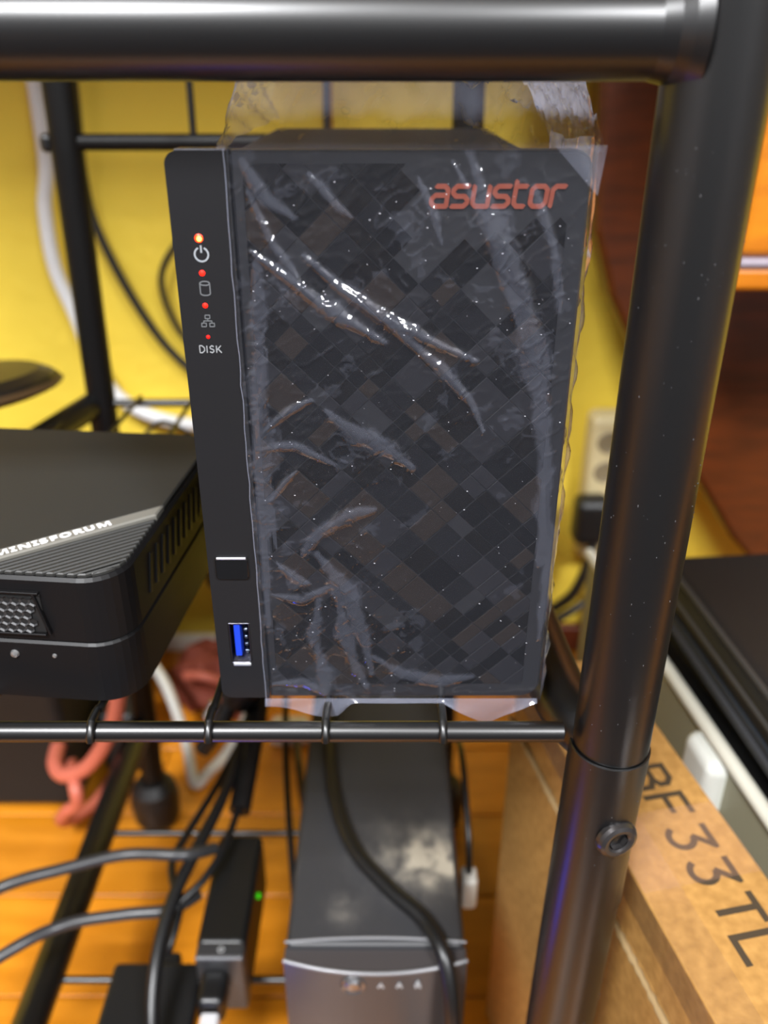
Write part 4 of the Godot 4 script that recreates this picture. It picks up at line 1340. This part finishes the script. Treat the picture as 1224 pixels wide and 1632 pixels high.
	part("body", MB.new().rbox(Vector3(0.1300, 0.0170, 0.020), Vector3(0.2540, 0.0340, 0.250), 0.012, 4), cloth, t, true)
	part("zip_tape", MB.new().rbox(Vector3(0.0022, 0.0135, 0.020), Vector3(0.0022, 0.0110, 0.228), 0.001, 1), mat(Color(0.12, 0.14, 0.165), 0.6), t, true)
	var teeth := MB.new()
	for i in 120:
		teeth.rbox(Vector3(0.0011, 0.0135, -0.092 + i * 0.0019), Vector3(0.0012, 0.0034, 0.0011), 0.0003, 1)
	var tz := part("zip_teeth", teeth, mat(Color(0.27, 0.28, 0.30), 0.35), t, true)
	tz.set_meta("kind", "stuff")
	for q in [[0.0040, 0.0250, 0.0016], [0.0085, 0.0325, 0.0016]]:
		part("piping", MB.new().tube([Vector3(q[0], q[1], -0.095), Vector3(q[0], q[1], 0.135)], q[2], 10), mat(Color(0.19, 0.185, 0.18), 0.5), t, true)
	part("emblem_patch", MB.new().prism(rrect(0.05, 0.026, 0.010, 6, Vector2(0, 0)), 0.0, 0.0012, 0.0004), cloth, t, true).transform = Transform3D(Basis.from_euler(Vector3(-PI / 2, 0, 0)), Vector3(0.075, 0.0338, 0.045))


func back_wall_things() -> void:
	var ws := thing("added_shade_shelf", "added dark wooden shelf, unseen above the rack, shading the top of the yellow wall", "shelf", Vector3(0.0, 0.90, -0.55))  # added out of view to shade the upper part of the wall
	part("shade_board", MB.new().rbox(Vector3(-0.10, 0.91, -0.510), Vector3(1.10, 0.022, 0.508), 0.003, 2), mat(Color(0.30, 0.18, 0.10), 0.5), ws)
	for x in [-0.55, 0.38]:
		part("bracket", MB.new().rbox(Vector3(x, 0.84, -0.755), Vector3(0.02, 0.12, 0.016), 0.002, 1), mat(Color(0.2, 0.2, 0.2), 0.5), ws)
	# cables on the wall, left
	var white := mat(Color(0.80, 0.80, 0.80), 0.45)
	var blk := mat(Color(0.07, 0.07, 0.07), 0.45)
	cable("white_cable", [Vector3(-0.275, 0.58, -0.752), Vector3(-0.2760, 0.497, -0.750), Vector3(-0.2835, 0.4574, -0.750), Vector3(-0.2835, 0.4104, -0.750), Vector3(-0.2735, 0.3718, -0.750), Vector3(-0.2570, 0.3134, -0.748), Vector3(-0.2320, 0.2827, -0.748), Vector3(-0.1868, 0.2669, -0.748), Vector3(-0.12, 0.262, -0.752)], 0.0062, white, "thick white cable curving down the yellow wall behind the back left post")
	cable("black_cable", [Vector3(-0.245, 0.62, -0.752), Vector3(-0.2446, 0.5529, -0.752), Vector3(-0.2475, 0.4824, -0.752), Vector3(-0.2415, 0.4369, -0.752), Vector3(-0.2152, 0.3718, -0.752), Vector3(-0.1835, 0.3254, -0.752), Vector3(-0.13, 0.285, -0.752)], 0.0038, blk, "thin black cable running diagonally down the yellow wall towards the drive", "cable", "black cables on the yellow wall")
	cable("black_cable", [Vector3(-0.150, 0.450, -0.752), Vector3(-0.1749, 0.4316, -0.752), Vector3(-0.1935, 0.3995, -0.752), Vector3(-0.1832, 0.3547, -0.752), Vector3(-0.150, 0.32, -0.752)], 0.0030, blk, "black cable loop on the yellow wall beside the drive's control strip", "cable", "black cables on the yellow wall")
	cable("black_cable", [Vector3(-0.160, 0.215, -0.745), Vector3(-0.1800, 0.110, -0.745), Vector3(-0.1680, 0.080, -0.742), Vector3(-0.1700, 0.040, -0.735), Vector3(-0.1850, 0.010, -0.715), Vector3(-0.195, 0.004, -0.70)], 0.0032, blk, "black cable hanging down past the white skirting behind the drive", "cable", "black cables on the yellow wall")
	cable("red_cord", [Vector3(-0.0440, 0.64, -0.755), Vector3(-0.0434, 0.56, -0.754), Vector3(-0.0436, 0.48, -0.755)], 0.0020, mat(Color(0.45, 0.08, 0.07), 0.5), "thin red cord hanging on the yellow wall, seen through the film above the drive")
	cable("thin_wire", [Vector3(-0.120, 0.33, -0.540), Vector3(-0.1480, 0.352, -0.535), Vector3(-0.170, 0.331, -0.530)], 0.0013, blk, "very thin dark wire slanting behind the mini computer")
	# flat dark lid lying at the back left of the shelf
	var t := thing("black_tray", "round flat black tray lying at the back left of the wire shelf", "tray", Vector3(-0.285, 0.3787, -0.44))
	var ld := MB.new()
	ld.xf = Transform3D(Basis.from_euler(Vector3(deg_to_rad(-7), 0, deg_to_rad(5))), Vector3(-0.2680, 0.3890, -0.4820))
	ld.lathe([Vector2(0, 0.010), Vector2(0.062, 0.009), Vector2(0.070, 0.005), Vector2(0.072, 0.0), Vector2(0.066, -0.004), Vector2(0, -0.004)], 40)
	part("disc", ld, mat(Color(0.10, 0.09, 0.08), 0.35), t)
	var rm := MB.new()
	rm.xf = ld.xf
	rm.lathe([Vector2(0.072, -0.002), Vector2(0.0745, 0.0), Vector2(0.072, 0.003)], 40)
	part("rim", rm, mat(Color(0.28, 0.21, 0.13), 0.4), t)
	# power strip with a black plug, on the wall right of the drive
	t = thing("power_strip", "cream power strip standing against the yellow wall right of the drive", "power strip", Vector3(0.212, 0.10, -0.745))
	part("body", MB.new().rbox(Vector3(0.2190, 0.205, -0.7450), Vector3(0.0560, 0.150, 0.030), 0.008, 3), mat(Color(0.72, 0.66, 0.50), 0.5), t)
	for y in [0.255, 0.225]:
		var so := MB.new()
		so.xf = Transform3D(Basis.from_euler(Vector3(PI / 2, 0, 0)), Vector3(0.2080, y, -0.7300))
		so.lathe([Vector2(0, 0.0002), Vector2(0.008, 0.0002), Vector2(0.0095, 0.0012), Vector2(0.011, 0.0)], 20)
		part("socket", so, mat(Color(0.45, 0.40, 0.30), 0.6), t)
	t = thing("wall_plug", "black plug with two cords, in the cream power strip", "plug", Vector3(0.195, 0.18, -0.72))
	part("plug_body", MB.new().rbox(Vector3(0.1960, 0.1830, -0.7160), Vector3(0.0340, 0.0480, 0.0270), 0.009, 3), blk, t)
	part("cord", MB.new().tube(curve([Vector3(0.200, 0.165, -0.712), Vector3(0.1960, 0.1400, -0.706), Vector3(0.1850, 0.1080, -0.704), Vector3(0.168, 0.085, -0.71)], 8), 0.0052, 12), blk, t)
	part("cord", MB.new().tube(curve([Vector3(0.235, 0.115, -0.72), Vector3(0.2150, 0.1050, -0.715), Vector3(0.1900, 0.0900, -0.705), Vector3(0.165, 0.075, -0.70)], 8), 0.0042, 12), blk, t)
	cable("white_cable", [Vector3(0.232, 0.135, -0.738), Vector3(0.2290, 0.08, -0.735), Vector3(0.2240, 0.02, -0.720), Vector3(0.2260, 0.008, -0.690), Vector3(0.25, 0.007, -0.66)], 0.0090, white, "thick white cable dropping from the cream power strip beside the front post")
	# curved wooden furniture at the right
	var wood := mat(Color.WHITE, 0.38)
	wood.albedo_texture = noise_tex(0.02, Color(0.26, 0.115, 0.03), Color(0.34, 0.15, 0.033), 5.0, 51)
	wood.uv1_triplanar = true
	wood.uv1_scale = Vector3(3, 3, 3)
	t = thing("curved_panel", "reddish brown curved wooden panel against the yellow wall, right of the post", "furniture", Vector3(0.30, 0.15, -0.67))
	var poly := PackedVector2Array([Vector2(0.146, 0.80), Vector2(0.1490, 0.5537), Vector2(0.1570, 0.455), Vector2(0.1742, 0.4061), Vector2(0.1951, 0.3672), Vector2(0.2400, 0.290), Vector2(0.2897, 0.2191), Vector2(0.3060, 0.195), Vector2(0.3263, 0.1741), Vector2(0.3550, 0.1575), Vector2(0.40, 0.150), Vector2(0.50, 0.150), Vector2(0.50, 0.80)])
	var cp := MB.new()
	cp.prism(poly, -0.690, -0.655, 0.004)
	part("panel", cp, wood, t)
	part("base", MB.new().rbox(Vector3(0.46, 0.075, -0.6725), Vector3(0.06, 0.15, 0.03), 0.004, 2), wood, t)
	t = thing("orange_shelf", "bright orange wooden board with a pale edge strip, at the right edge of the picture", "board", Vector3(0.30, 0.45, -0.53))
	var ob := mat(Color.WHITE, 0.40)
	ob.albedo_texture = noise_tex(0.02, Color(0.74, 0.42, 0.04), Color(0.82, 0.50, 0.06), 5.0, 61)
	ob.uv1_triplanar = true
	ob.uv1_scale = Vector3(3, 3, 3)
	part("board", MB.new().rbox(Vector3(0.315, 0.560, -0.5300), Vector3(0.226, 0.190, 0.060), 0.006, 2), ob, t)
	part("edge_strip", MB.new().rbox(Vector3(0.315, 0.4625, -0.5290), Vector3(0.224, 0.0050, 0.062), 0.002, 2), mat(Color(0.62, 0.58, 0.62), 0.4), t)
	part("lower_board", MB.new().rbox(Vector3(0.315, 0.4530, -0.5300), Vector3(0.226, 0.0140, 0.060), 0.004, 2), ob, t)
